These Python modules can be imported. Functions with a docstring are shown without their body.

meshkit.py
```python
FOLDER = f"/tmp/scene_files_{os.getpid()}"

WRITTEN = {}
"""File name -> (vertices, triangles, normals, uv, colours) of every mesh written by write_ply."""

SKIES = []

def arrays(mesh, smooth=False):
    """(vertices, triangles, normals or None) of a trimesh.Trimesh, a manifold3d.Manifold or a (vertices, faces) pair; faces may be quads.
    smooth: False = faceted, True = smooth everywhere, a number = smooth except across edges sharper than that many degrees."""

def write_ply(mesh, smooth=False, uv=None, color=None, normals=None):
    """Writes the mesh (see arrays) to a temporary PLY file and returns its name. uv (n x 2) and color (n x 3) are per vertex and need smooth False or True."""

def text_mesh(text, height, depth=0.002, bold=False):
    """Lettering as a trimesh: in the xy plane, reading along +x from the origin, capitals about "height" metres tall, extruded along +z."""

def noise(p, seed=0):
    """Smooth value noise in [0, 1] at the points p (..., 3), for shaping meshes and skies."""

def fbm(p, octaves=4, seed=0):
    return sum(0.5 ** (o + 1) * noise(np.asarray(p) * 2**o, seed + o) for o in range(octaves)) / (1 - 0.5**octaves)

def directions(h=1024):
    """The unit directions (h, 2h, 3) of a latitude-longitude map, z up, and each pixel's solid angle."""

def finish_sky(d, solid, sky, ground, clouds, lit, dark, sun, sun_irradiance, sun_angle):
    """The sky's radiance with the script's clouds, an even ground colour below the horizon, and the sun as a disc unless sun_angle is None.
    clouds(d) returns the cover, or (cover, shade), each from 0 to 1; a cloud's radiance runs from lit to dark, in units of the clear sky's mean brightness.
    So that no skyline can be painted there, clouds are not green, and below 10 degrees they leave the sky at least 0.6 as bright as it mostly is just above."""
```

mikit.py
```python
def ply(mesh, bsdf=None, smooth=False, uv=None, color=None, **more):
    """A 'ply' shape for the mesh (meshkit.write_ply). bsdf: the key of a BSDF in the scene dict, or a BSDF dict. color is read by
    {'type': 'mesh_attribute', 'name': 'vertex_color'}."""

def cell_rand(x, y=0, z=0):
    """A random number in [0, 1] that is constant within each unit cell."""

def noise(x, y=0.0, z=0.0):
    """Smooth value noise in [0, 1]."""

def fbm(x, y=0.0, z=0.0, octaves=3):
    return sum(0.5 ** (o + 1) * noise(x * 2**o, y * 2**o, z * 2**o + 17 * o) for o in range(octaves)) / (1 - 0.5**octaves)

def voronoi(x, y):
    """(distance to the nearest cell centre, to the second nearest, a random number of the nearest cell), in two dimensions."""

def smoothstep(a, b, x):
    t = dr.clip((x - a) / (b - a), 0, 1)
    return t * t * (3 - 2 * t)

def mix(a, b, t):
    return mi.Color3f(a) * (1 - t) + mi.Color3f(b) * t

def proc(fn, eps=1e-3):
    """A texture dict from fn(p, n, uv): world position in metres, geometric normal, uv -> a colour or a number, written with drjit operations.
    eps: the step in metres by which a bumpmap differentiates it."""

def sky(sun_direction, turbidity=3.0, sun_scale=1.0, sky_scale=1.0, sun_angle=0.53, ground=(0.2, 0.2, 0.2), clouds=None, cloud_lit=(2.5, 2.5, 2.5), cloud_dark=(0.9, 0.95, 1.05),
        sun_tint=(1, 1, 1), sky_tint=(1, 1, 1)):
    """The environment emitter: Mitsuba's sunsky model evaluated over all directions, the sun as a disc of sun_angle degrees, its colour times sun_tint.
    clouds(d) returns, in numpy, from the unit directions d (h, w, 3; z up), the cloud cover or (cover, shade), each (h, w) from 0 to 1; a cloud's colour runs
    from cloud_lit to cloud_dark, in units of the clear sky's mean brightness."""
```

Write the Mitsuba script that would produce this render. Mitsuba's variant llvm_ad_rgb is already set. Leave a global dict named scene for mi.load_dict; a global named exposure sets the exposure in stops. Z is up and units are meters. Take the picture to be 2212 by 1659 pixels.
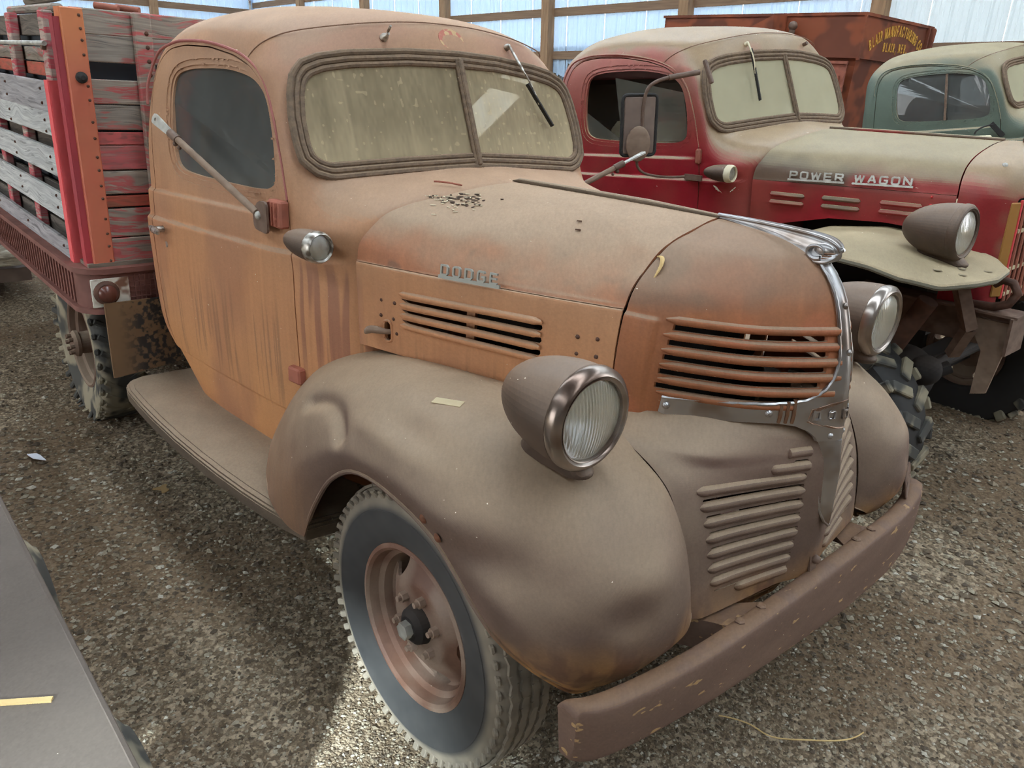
import math, random
import numpy as np, trimesh, manifold3d as m3, mitsuba as mi, drjit as dr, mikit, meshkit
from mikit import noise, fbm, voronoi, cell_rand, smoothstep, mix
from scipy.interpolate import Akima1DInterpolator
from scipy.ndimage import gaussian_filter1d
from shapely.geometry import Polygon, LineString
T = mi.ScalarTransform4f
scene, labels = {}, {}
rng = np.random.default_rng(7)

# ---------------------------------------------------------------- camera, sky, exposure
# the world frame: x runs towards the front of the orange truck, y to its left, z up, the ground at z = 0, its front axle over the origin
CAM = np.array([1.376, -1.754, 1.747])
FWD = np.array([-0.683, 0.633, -0.365]); UP = -np.array([0.311, -0.201, -0.929])
scene['camera'] = {'type': 'perspective', 'fov': 2 * math.degrees(math.atan(1106 / 1670.47)), 'fov_axis': 'x', 'near_clip': 0.05, 'far_clip': 200.0,
                   'to_world': T().look_at(origin=CAM.tolist(), target=(CAM + FWD).tolist(), up=UP.tolist())}
exposure = 4.3
ROOF_STRIPS = [(-9.5, -5.6), (-4.6, -.8), (.4, 3.4), (4.4, 6.6), (7.4, 9.4)]
BEAM = np.array([.55, -.72, .40]); BEAM /= np.linalg.norm(BEAM)      # towards the hazy sun
scene['sky'] = mikit.sky(BEAM.tolist(), turbidity=4.0, sun_scale=2.4, sky_scale=1.0, sun_angle=3.0, sun_tint=(.54, .85, 1.48), ground=(0.25, 0.24, 0.22),
                         clouds=lambda d: np.full(d.shape[:2], 0.92), cloud_lit=(3.0, 3.02, 3.08), cloud_dark=(0.9, 0.95, 1.0))

# ---------------------------------------------------------------- helpers
def key_for(name):
    if name not in used: used[name] = 0; return name
    used[name] += 1
    return f'{name}_{used[name]:03d}'
used = {}
def thing(name, label, cat, group=None):
    k = key_for(name); labels[k] = {'label': label, 'category': cat}
    if group: labels[k]['group'] = group
    return k
def obj(name, mesh, mat, parent=None, smooth=35, label=None, tw=None, **more):
    """One mesh = one entry; mesh may be a shape dict from an earlier obj() (shared)."""
    k = key_for(f'{parent}__{name}' if parent else name)
    d = dict(mesh) if isinstance(mesh, dict) else mikit.ply(mesh, mat, smooth=smooth, **more)
    if isinstance(mesh, dict): d['bsdf'] = {'type': 'ref', 'id': mat}
    if tw is not None: d['to_world'] = tw
    scene[k] = d
    if label: labels[k] = {'label': label}
    return k
def cat(*ms): return trimesh.util.concatenate([tm(m) for m in ms])
def tm(m):
    if isinstance(m, m3.Manifold):
        q = m.to_mesh(); return trimesh.Trimesh(np.array(q.vert_properties[:, :3], float), np.array(q.tri_verts), process=False)
    return m
def man(t): return m3.Manifold(m3.Mesh(np.asarray(t.vertices, np.float32), np.asarray(t.faces, np.uint32)))
def rot(ax, deg, p=(0, 0, 0)): return trimesh.transformations.rotation_matrix(math.radians(deg), ax, p)
def moved(m, t=(0, 0, 0), r=None, s=None):
    m = tm(m).copy()
    if s is not None: m.apply_scale(s)
    if r is not None: m.apply_transform(r)
    m.apply_translation(t); return m
def mirror(m):
    m = tm(m).copy(); m.vertices = m.vertices * [1, -1, 1]; m.faces = m.faces[:, ::-1]; return m
def box(c, e, r=None, bev=0.0):
    """centre, full size, bevel"""
    e = np.asarray(e, float)
    if bev > 0:
        b = min(bev, e.min() * .45); pts = []
        for s in np.ndindex(2, 2, 2):
            g = np.array(s) * 2 - 1
            for a in range(3):
                q = g * e / 2; q = q - g * b; q[a] += g[a] * b; pts.append(q)
        m = trimesh.convex.convex_hull(np.array(pts))
    else: m = trimesh.creation.box(e)
    if r is not None: m.apply_transform(r)
    m.apply_translation(c); return m
def beam(a, b, w, h, up=(0, 0, 1), bev=0.0):
    """a bar of section w (sideways) x h (along up) from a to b"""
    a, b = np.asarray(a, float), np.asarray(b, float); d = b - a; L = np.linalg.norm(d); d /= L
    s = np.cross(up, d); s /= np.linalg.norm(s); u = np.cross(d, s)
    m = box((0, 0, 0), (L, w, h), bev=bev); M = np.eye(4); M[:3, 0], M[:3, 1], M[:3, 2], M[:3, 3] = d, s, u, (a + b) / 2
    m.apply_transform(M); return m
def tube(pts, r, n=10, cap=True):
    p = np.asarray(pts, float); r = np.broadcast_to(r, (len(p),))
    t = np.gradient(p, axis=0); t /= np.linalg.norm(t, axis=1, keepdims=True)
    a = np.cross(t[0], [0, 0, 1.] if abs(t[0, 2]) < .9 else [1., 0, 0]); A = []
    for k in range(len(p)):
        a = a - t[k] * np.dot(a, t[k]); a /= np.linalg.norm(a); A.append(a.copy())
    A = np.array(A); B = np.cross(t, A); an = np.arange(n) * 2 * np.pi / n
    v = p[:, None] + r[:, None, None] * (np.cos(an)[None, :, None] * A[:, None] + np.sin(an)[None, :, None] * B[:, None])
    return loop_solid(v) if cap else grid_mesh(v, True)
def loop_solid(G):
    R, M = G.shape[:2]; v = np.vstack([G.reshape(-1, 3), G[0].mean(0), G[-1].mean(0)]); j = np.arange(M); k = (j + 1) % M; f = []
    for i in range(R - 1):
        a, b, c, d = i * M + j, i * M + k, (i + 1) * M + k, (i + 1) * M + j
        f += [np.stack([a, b, c], 1), np.stack([a, c, d], 1)]
    f += [np.stack([k, j, j * 0 + R * M], 1), np.stack([(R - 1) * M + j, (R - 1) * M + k, j * 0 + R * M + 1], 1)]
    m = trimesh.Trimesh(v, np.vstack(f), process=False)
    if m.volume < 0: m.invert()
    return m
def grid_mesh(G, loop=False):
    R, M = G.shape[:2]; j = np.arange(M if loop else M - 1); k = (j + 1) % M; f = []
    for i in range(R - 1):
        a, b, c, d = i * M + j, i * M + k, (i + 1) * M + k, (i + 1) * M + j
        f += [np.stack([a, b, c], 1), np.stack([a, c, d], 1)]
    return trimesh.Trimesh(G.reshape(-1, 3), np.vstack(f), process=False)
def normals_of(G, loop=False):
    du = np.gradient(G, axis=0)
    dv = (np.roll(G, -1, 1) - np.roll(G, 1, 1)) if loop else np.gradient(G, axis=1)
    n = np.cross(du, dv); l = np.linalg.norm(n, axis=2, keepdims=True); return n / np.maximum(l, 1e-9)
def shell(G, t, n=None):
    """an open grid given thickness t along minus its normals: a closed mesh"""
    R, M = G.shape[:2]; n = normals_of(G) if n is None else n; H = G - n * t
    j, i = np.meshgrid(np.arange(M - 1), np.arange(R - 1)); a = (i * M + j).ravel(); b, c, d = a + 1, a + M + 1, a + M
    N = R * M; f = [np.stack([a, b, c], 1), np.stack([a, c, d], 1), np.stack([c, b, a], 1) + N, np.stack([d, c, a], 1) + N]
    rim = np.concatenate([np.arange(M), (np.arange(1, R) * M + M - 1), (R - 1) * M + np.arange(M - 2, -1, -1), np.arange(R - 2, 0, -1) * M])
    q = np.roll(rim, -1); f += [np.stack([q, rim, rim + N], 1), np.stack([q, rim + N, q + N], 1)]
    m = trimesh.Trimesh(np.vstack([G.reshape(-1, 3), H.reshape(-1, 3)]), np.vstack(f), process=False)
    if m.volume < 0: m.invert()
    return m
def spl(P, n, axis=0, par=None):
    P = np.asarray(P, float)
    if par is None:
        d = np.linalg.norm(np.diff(P, axis=axis), axis=-1); d = d.mean(axis=1 - axis) if d.ndim > 1 else d
        par = np.concatenate([[0], np.cumsum(np.maximum(d, 1e-4) ** .7)])
    x = np.asarray(n) if np.ndim(n) else np.linspace(0, 1, n)
    return Akima1DInterpolator(par / par[-1], P, axis=axis)(x)
def net(P, nu, nv): return spl(spl(P, nu, 0), nv, 1)
def curve(pts, n=40): return spl(np.asarray(pts, float), n)
def prism(poly, h0, h1, axis):
    """a polygon in the two other axes (in order) run along axis from h0 to h1"""
    p = np.asarray(poly, float); cs = m3.CrossSection([p], m3.FillRule.NonZero)
    m = m3.Manifold.extrude(cs, h1 - h0)
    M = {'y': [[1, 0, 0, 0], [0, 0, 1, h0], [0, 1, 0, 0]], 'x': [[0, 0, 1, h0], [1, 0, 0, 0], [0, 1, 0, 0]], 'z': [[1, 0, 0, 0], [0, 1, 0, 0], [0, 0, 1, h0]]}[axis]
    return m.transform(np.array(M, float))
def rounded(pts, n=60): # a closed smooth outline through the points
    p = np.asarray(pts, float); q = np.vstack([p[-3:], p, p[:3]]); d = np.r_[0, np.cumsum(np.linalg.norm(np.diff(q, axis=0), axis=1) ** .6)]
    return Akima1DInterpolator(d, q)(np.linspace(d[3], d[3 + len(p)], n, endpoint=False))
def fillet(pts, r, n=6):
    """corners of a polygon rounded by radius r (number or list)"""
    p = np.asarray(pts, float); out = []; r = np.broadcast_to(r, (len(p),))
    for i in range(len(p)):
        a, b, c = p[i - 1], p[i], p[(i + 1) % len(p)]; u, v = a - b, c - b; lu, lv = np.linalg.norm(u), np.linalg.norm(v)
        k = min(r[i], lu * .48, lv * .48); s, e = b + u / lu * k, b + v / lv * k
        for t in np.linspace(0, 1, n): out.append((1 - t) ** 2 * s + 2 * t * (1 - t) * b + t * t * e)
    return np.array(out)
def grow(poly, d): return np.array(Polygon(poly).buffer(d, join_style=1).exterior.coords)[:-1]
def lathe(prof, n=40, axis='x', c=(0, 0, 0)):
    """profile of (along, radius) turned about an axis; closed if it starts and ends at radius 0"""
    p = np.asarray(prof, float); an = np.arange(n) * 2 * np.pi / n
    G = np.stack([np.repeat(p[:, :1], n, 1), p[:, 1:] * np.cos(an), p[:, 1:] * np.sin(an)], 2)
    G = {'x': G, 'y': G[:, :, [1, 0, 2]], 'z': G[:, :, [1, 2, 0]]}[axis] + np.asarray(c)
    return loop_solid(G)
def ring_lathe(prof, n=40, axis='x', c=(0, 0, 0)):
    """a closed profile turned about an axis (a torus-like solid)"""
    p = np.asarray(prof, float); an = np.arange(n) * 2 * np.pi / n
    G = np.stack([np.repeat(p[:, :1], n, 1), p[:, 1:] * np.cos(an), p[:, 1:] * np.sin(an)], 2)
    G = {'x': G, 'y': G[:, :, [1, 0, 2]], 'z': G[:, :, [1, 2, 0]]}[axis] + np.asarray(c)
    R, M = G.shape[:2]; i, j = np.meshgrid(np.arange(R), np.arange(M), indexing='ij'); i2, j2 = (i + 1) % R, (j + 1) % M
    a, b, c_, d = (i * M + j).ravel(), (i * M + j2).ravel(), (i2 * M + j2).ravel(), (i2 * M + j).ravel()
    m = trimesh.Trimesh(G.reshape(-1, 3), np.vstack([np.stack([a, b, c_], 1), np.stack([a, c_, d], 1)]), process=False)
    if m.volume < 0: m.invert()
    return m
def hexnut(c, r, h, axis='y', n=6, dome=.0):
    m = lathe([(0, 0), (0, r), (h, r), (h + dome, r * .6), (h + dome, 0)], n, axis, c); return m
def rivet(c, nrm, r=.006, h=.004):
    nrm = np.asarray(nrm, float) / np.linalg.norm(nrm); m = lathe([(0, 0), (0, r), (h * .6, r * .8), (h, r * .35), (h, 0)], 10, 'z')
    m.apply_transform(trimesh.geometry.align_vectors([0, 0, 1], nrm)); m.apply_translation(c); return m
# ---------------------------------------------------------------- materials
def S(r, g, b): return tuple(float(((c / 255 + .055) / 1.055) ** 2.4 if c > 10 else c / 255 / 12.92) for c in (r, g, b))
def mat(name, color, rough=.6, metal=0., bump=None, spec=.5, **kw):
    c = {'type': 'rgb', 'value': list(color)} if isinstance(color, tuple) else mikit.proc(color)
    r = rough if not callable(rough) else mikit.proc(rough)
    b = {'type': 'principled', 'base_color': c, 'roughness': r, 'metallic': metal, 'specular': spec, **kw}
    if bump: b = {'type': 'bumpmap', 'arbitrary': mikit.proc(bump[0], eps=bump[2] if len(bump) > 2 else 2e-3), 'scale': bump[1], 'bsdf': b}
    scene[name] = {'type': 'twosided', 'bsdf': b}
def grit(p): return .5 * noise(p.x * 171 + p.y * 97, p.y * 151 - p.z * 83, p.z * 163 + p.x * 71) + .5 * noise(p.x * 331 - p.z * 157, p.y * 293 + p.x * 113, p.z * 307 + p.y * 89)
def speck(p, f=95., th=.955): # droppings and chaff, sparse bright specks
    return smoothstep(th, th + .02, noise(p.x * f, p.y * f, p.z * f + 3.3)) * smoothstep(.45, .7, noise(p.x * 7, p.y * 7 + 5, p.z * 7))
DUST, DUST2 = S(164, 136, 111), S(150, 127, 106)
def dusted(base, dust, amount, p, tone=.16):
    d = mix(dust, mi.Color3f(dust) * .80, fbm(p.x * 9, p.y * 9, p.z * 9, 3)); c = mix(base, d, dr.clip(amount, 0, 1))
    c = c * (1 - tone * .5 + tone * grit(p)); return mix(c, S(225, 214, 195), speck(p) * .8)
def streaks(p, f=60.): return fbm((p.x + p.y) * f, (p.y - p.x) * f * .7, p.z * 2.2, 3)
def orange_fn(p, n, uv):
    s = streaks(p); b = mix(S(190, 128, 80), S(174, 112, 66), s); r = smoothstep(.50, .68, fbm(p.x * 3.1 + 7, p.y * 3.1, p.z * 1.3, 3)); b = mix(b, S(150, 92, 62), r * .6)
    low = smoothstep(.95, .60, p.z); b = mix(b, S(192, 130, 66), low * .5 * (1 - r))
    streak2 = smoothstep(.56, .70, fbm((p.x + p.y * .6) * 75, 2.0, p.z * 2.4 + 4, 3)) * smoothstep(1.1, .85, p.z) * smoothstep(.55, .75, p.z); b = mix(b, S(112, 66, 40), streak2 * .5)
    run = smoothstep(.47, .62, noise((p.x + .76) * 55, 1.0, p.z * 2.2)) * smoothstep(-.90, -.82, p.x) * smoothstep(-.55, -.62, p.x) * smoothstep(1.22, 1.15, p.z) * smoothstep(.7, .95, p.z); b = mix(b, S(128, 62, 44), run * .75)
    pink = smoothstep(.5, .66, fbm(p.x * 2.3, p.y * 2.3 + 4, p.z * 2.3 + 9, 2)) * smoothstep(1.3, 1.6, p.z); b = mix(b, S(176, 112, 98), pink * .7)
    film = smoothstep(1.0, 1.55, p.z) * .42 + .20 + .12 * fbm(p.x * 5, p.y * 5, p.z * 5 + 3, 3)
    top = smoothstep(.10, .80, n.z + (fbm(p.x * 14, p.y * 14, p.z * 14, 2) - .5) * .3)
    return dusted(b, DUST, dr.maximum(film, top * .88), p)
mat('orange_paint', orange_fn, .68)
def hood_fn(p, n, uv):
    s = streaks(p, 48.); b = mix(S(172, 108, 72), S(146, 92, 64), s); d = smoothstep(.45, .66, fbm(p.x * 4 + 3, p.y * 4, p.z * 5, 3)); b = mix(b, S(116, 84, 72), d * .75); k_ = smoothstep(.60, .72, fbm(p.x * 13 + 5, p.y * 13, p.z * 13, 3)); b = mix(b, S(100, 78, 68), k_ * .5)
    top = smoothstep(.20, .92, n.z + (fbm(p.x * 12, p.y * 12, p.z * 12, 2) - .5) * .35); return dusted(b, S(160, 134, 109), top * .92 + .10, p, .22)
mat('hood_paint', hood_fn, .72)
def nose_fn(p, n, uv):
    b = mix(S(158, 96, 58), S(132, 80, 50), streaks(p, 40.)); d = smoothstep(.42, .62, fbm(p.x * 5 + 1, p.y * 5 + 2, p.z * 6, 3)) * smoothstep(1.18, 1.3, p.z); b = mix(b, S(112, 84, 66), d * .8); o = smoothstep(.55, .7, fbm(p.x * 8, p.y * 8, p.z * 8, 2)); b = mix(b, S(168, 94, 60), o * .5)
    top = smoothstep(.22, .95, n.z + (fbm(p.x * 12, p.y * 12, p.z * 12, 2) - .5) * .3); return dusted(b, S(142, 118, 96), top * .85 + .05, p, .2)
mat('nose_paint', nose_fn, .7)
def fender_fn(p, n, uv):
    b = mix(S(104, 83, 70), S(78, 61, 54), fbm(p.x * 6, p.y * 6, p.z * 6, 3)); b = mix(b, S(128, 103, 92), smoothstep(.5, .7, fbm(p.x * 3 + 9, p.y * 3, p.z * 3, 2)) * .5)
    lowz = smoothstep(.72, .50, p.z + (fbm(p.x * 9, p.y * 9, p.z * 9, 2) - .5) * .16); rust = mix(S(150, 108, 62), S(112, 72, 44), smoothstep(.45, .7, fbm(p.x * 28, p.y * 28, p.z * 10, 3))); b = mix(b, rust, lowz * smoothstep(-.1, .1, p.x))
    bl = smoothstep(.60, .69, fbm(p.x * 11 + 2, p.y * 11, p.z * 16, 3)) * smoothstep(.62, .5, p.z) * smoothstep(.2, .4, p.x); b = mix(b, S(52, 56, 58), bl * .85)
    rear = smoothstep(-.25, -.5, p.x) * smoothstep(.9, .6, p.z); b = mix(b, mix(S(134, 98, 68), S(116, 88, 68), streaks(p, 60.)), rear * .6)
    top = smoothstep(-.05, 1.0, n.z + (fbm(p.x * 10, p.y * 10, p.z * 10, 2) - .5) * .3); return dusted(b, S(150, 128, 104), top * .92, p, .2)
mat('fender_paint', fender_fn, .62, spec=.45)
mat('board_dust', lambda p, n, uv: dusted(mix(S(112, 96, 78), S(70, 60, 50), fbm(p.x * 8, p.y * 8, p.z * 8, 3)), S(158, 138, 116), smoothstep(.2, .9, n.z) * .95, p, .25), .85)
mat('bumper_rust', lambda p, n, uv: dusted(mix(mix(S(110, 86, 72), S(92, 70, 60), fbm(p.x * 14, p.y * 5, p.z * 14, 3)), S(196, 158, 104), smoothstep(.70, .74, fbm(p.x * 40 + 3, p.y * 22, p.z * 50, 3)) * .5), S(116, 88, 66), smoothstep(.3, .9, n.z) * (.4 + .6 * smoothstep(.3, .6, fbm(p.x * 20, p.y * 20, 0, 3))), p, .2), .66)
mat('gasket_dusty', lambda p, n, uv: dusted(S(62, 54, 48), S(128, 106, 84), .35 + .3 * smoothstep(.25, .7, fbm(p.x * 70, p.y * 70, p.z * 70, 3)) + .4 * smoothstep(.2, .8, n.z) + .12, p, .3), .8)
mat('seam_dust', S(128, 98, 78), .8); mat('drip_red', lambda p, n, uv: mix(S(156, 96, 86), S(136, 72, 68), fbm(p.x * 12, p.y * 12, p.z * 12, 2)), .65)
mat('decal_red', lambda p, n, uv: mix(S(190, 160, 120), S(176, 108, 92), smoothstep(.4, .55, fbm(p.x * 30, p.y * 60, p.z * 60, 3))), .8)
mat('bracket_red', lambda p, n, uv: mix(S(170, 100, 78), S(128, 76, 62), fbm(p.x * 25, p.y * 25, p.z * 25, 3)), .7)
mat('steel_rusty', lambda p, n, uv: mix(S(118, 96, 82), S(82, 60, 48), fbm(p.x * 30, p.y * 30, p.z * 30, 3)), .6)
mat('steel_pale', lambda p, n, uv: mix(S(205, 205, 198), S(150, 146, 136), fbm(p.x * 40, p.y * 40, p.z * 40, 2)), .45, .25)
mat('arm_dusty', lambda p, n, uv: mix(S(142, 122, 104), S(108, 84, 68), fbm(p.x * 30, p.y * 30, p.z * 30, 3)), .75)
mat('rust_dark', lambda p, n, uv: mix(S(96, 62, 46), S(66, 48, 40), fbm(p.x * 40, p.y * 40, p.z * 40, 2)), .8)
mat('rust_bright', lambda p, n, uv: mix(S(120, 74, 48), S(88, 56, 40), fbm(p.x * 60, p.y * 60, p.z * 60, 2)), .85)
mat('rust_dusty', lambda p, n, uv: dusted(mix(S(112, 88, 74), S(86, 62, 50), fbm(p.x * 20, p.y * 20, p.z * 20, 3)), S(146, 128, 108), smoothstep(.0, .8, n.z) * .7 + .15, p), .8)
mat('rim_rust', lambda p, n, uv: dusted(mix(S(118, 84, 66), S(92, 64, 52), fbm(p.x * 14, p.y * 14, p.z * 14, 3)), S(150, 130, 114), .75 * smoothstep(.4, .65, fbm(p.x * 6, p.y * 6 + 3, p.z * 6, 3)), p), .6)
mat('nut_dusty', S(150, 128, 112), .65)
mat('chrome_worn', lambda p, n, uv: mix(S(172, 170, 170), S(132, 116, 104), smoothstep(.45, .75, fbm(p.x * 13, p.y * 13, p.z * 13, 3)) * .8), lambda p, n, uv: .22 + .16 * fbm(p.x * 60, p.y * 60, p.z * 60, 3), .92)
mat('chrome_copper', lambda p, n, uv: mix(S(150, 132, 118), S(140, 100, 76), fbm(p.x * 40, p.y * 40, p.z * 40, 2)), .34, .85)
mat('chrome_dull', lambda p, n, uv: mix(S(190, 186, 178), S(120, 108, 96), smoothstep(.4, .7, fbm(p.x * 60, p.y * 60, p.z * 60, 2))), .34, .75)
mat('emblem_grey', S(142, 142, 134), .5, .3)
mat('lamp_shell', lambda p, n, uv: dusted(mix(S(58, 48, 42), S(84, 66, 54), fbm(p.x * 14, p.y * 14, p.z * 14, 3)), S(128, 106, 88), smoothstep(-.2, .9, n.z + (fbm(p.x * 9, p.y * 9, p.z * 9, 2) - .5) * .4) * .9, p), .5)
mat('lamp_rim', lambda p, n, uv: mix(S(168, 158, 150), S(112, 94, 84), smoothstep(.35, .7, fbm(p.x * 10, p.y * 10, p.z * 10, 3))), .26, .9)
scene['reflector'] = {'type': 'twosided', 'bsdf': {'type': 'roughconductor', 'material': 'Al', 'alpha': .16}}
scene['lamp_glass'] = {'type': 'blendbsdf', 'weight': .22, 'a': {'type': 'dielectric', 'int_ior': 1.5}, 'b': {'type': 'twosided', 'bsdf': {'type': 'diffuse', 'reflectance': {'type': 'rgb', 'value': list(S(205, 198, 178))}}}}
def ws_w(p, n, uv):
    w = .28 + .26 * fbm(p.y * 14, p.z * 3.0, p.x * 3, 3); k = smoothstep(1.62, 1.48, p.z) * .22 + smoothstep(.0, .35, p.y) * .16 + smoothstep(.45, .58, dr.abs(p.y)) * .14
    st = smoothstep(.52, .66, noise(p.y * 15 + 1, 3.0, p.z * .7)) * smoothstep(-.55, -.42, p.y) * smoothstep(-.15, -.28, p.y); f = .10 * (noise(p.y * 130, p.z * 40, 2.0) - .5)
    sp = smoothstep(.86, .90, noise(p.y * 75, p.z * 60, 5.0)) * .2; return dr.clip(w + k + st * .14 + f + sp, 0, .95)
def dustglass(name, w, col, tint=.9, refl=1.):
    ww = w if isinstance(w, float) else mikit.proc(w)
    scene[name] = {'type': 'blendbsdf', 'weight': ww, 'a': {'type': 'thindielectric', 'int_ior': 1.5, 'specular_transmittance': {'type': 'rgb', 'value': [tint] * 3}, 'specular_reflectance': {'type': 'rgb', 'value': [refl] * 3}}, 'b': {'type': 'twosided', 'bsdf': {'type': 'diffuse', 'reflectance': {'type': 'rgb', 'value': list(col)}}}}
dustglass('windshield_glass', ws_w, S(180, 163, 132), .9, .5); dustglass('window_glass', lambda p, n, uv: .16 + .12 * fbm(p.x * 10, p.y, p.z * 5, 3) + .10 * smoothstep(1.5, 1.36, p.z), S(140, 142, 138), .72, .55)
dustglass('red_windshield', lambda p, n, uv: dr.clip(.86 + .16 * (fbm(p.x * 8, p.y * 8, p.z * 3, 3) - .5), 0, 1), S(178, 170, 142)); dustglass('clear_pane', .12, S(150, 146, 130), .9)
mat('darkrubber', S(38, 36, 34), .75)
mat('tyre_dusty', lambda p, n, uv: mix(mix(S(66, 64, 62), S(50, 50, 50), fbm(p.x * 18, p.y * 18, p.z * 18, 3)), S(142, 130, 112), smoothstep(.325, .350, dr.sqrt(p.x * p.x + (p.z - .384) * (p.z - .384))) * (.45 + .4 * fbm(p.x * 26, p.y * 26, p.z * 26, 2))), .8)
mat('tyre_mud', lambda p, n, uv: mix(mix(S(74, 72, 66), S(54, 54, 52), fbm(p.x * 8, p.y * 8, p.z * 8, 3)), S(146, 136, 114), smoothstep(.42, .58, fbm(p.x * 9 + 4, p.y * 9, p.z * 7, 3)) * .85), .88)
mat('black_iron', lambda p, n, uv: mix(S(34, 30, 28), S(58, 50, 44), smoothstep(.0, 1., n.z)), .8); mat('seat_cloth', S(92, 84, 72), .9); mat('dark_paint', S(60, 46, 38), .6)
mat('splash_rust', lambda p, n, uv: mix(mix(S(120, 92, 62), S(98, 76, 56), fbm(p.y * 6, p.z * 6, 0, 2)), S(44, 42, 40), smoothstep(.40, .60, fbm(p.y * 60, p.z * 60, 3, 4)) * smoothstep(-.90, -.80, p.y)), .85)
mat('rail_red', lambda p, n, uv: mix(S(128, 84, 74), S(98, 62, 54), fbm(p.x * 16, p.y * 16, p.z * 16, 3)), .75)
mat('paint_white', lambda p, n, uv: mix(S(206, 202, 190), S(120, 84, 64), smoothstep(.52, .7, fbm(p.x * 20, p.y * 20, p.z * 20, 3))), .7); mat('lamp_amberdark', S(96, 58, 48), .25); mat('lamp_amber', S(196, 110, 48), .3)
def wood(name, a, b, paint=None, cover=.5, f=1.):
    def fn(p, n, uv):
        al, ac = p.x + p.y, p.z; w_ = (fbm(al * 5, ac * 12, 3.0, 2) - .5) * .05; g = fbm(al * 5.5 * f, (ac + w_) * 120, p.y * 3, 3); c = mix(a, b, g); c = c * (.84 + .32 * noise(al * 9, (ac + w_) * 330, 1.0)); c = c * (1 - .35 * smoothstep(.70, .80, fbm(al * 8, (ac + w_) * 150, 9.0, 2)))
        if paint is not None: c = mix(c, mi.Color3f(paint) * (.82 + .3 * noise(al * 14, ac * 60, 5.)), smoothstep(cover + .09, cover - .05, fbm(al * 9 + 3, (ac + w_) * 60 + dr.floor(ac * 9.7) * 7, 2.0, 4)) * (.55 + .45 * smoothstep(.3, .55, noise(al * 40, (ac + w_) * 260, 4.))))
        return c
    mat(name, fn, .85, bump=(lambda p, n, uv: fbm((p.x + p.y) * 6, p.z * 110, 0, 2), .0012))
G1, G2 = S(168, 156, 142), S(122, 112, 102)
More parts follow.
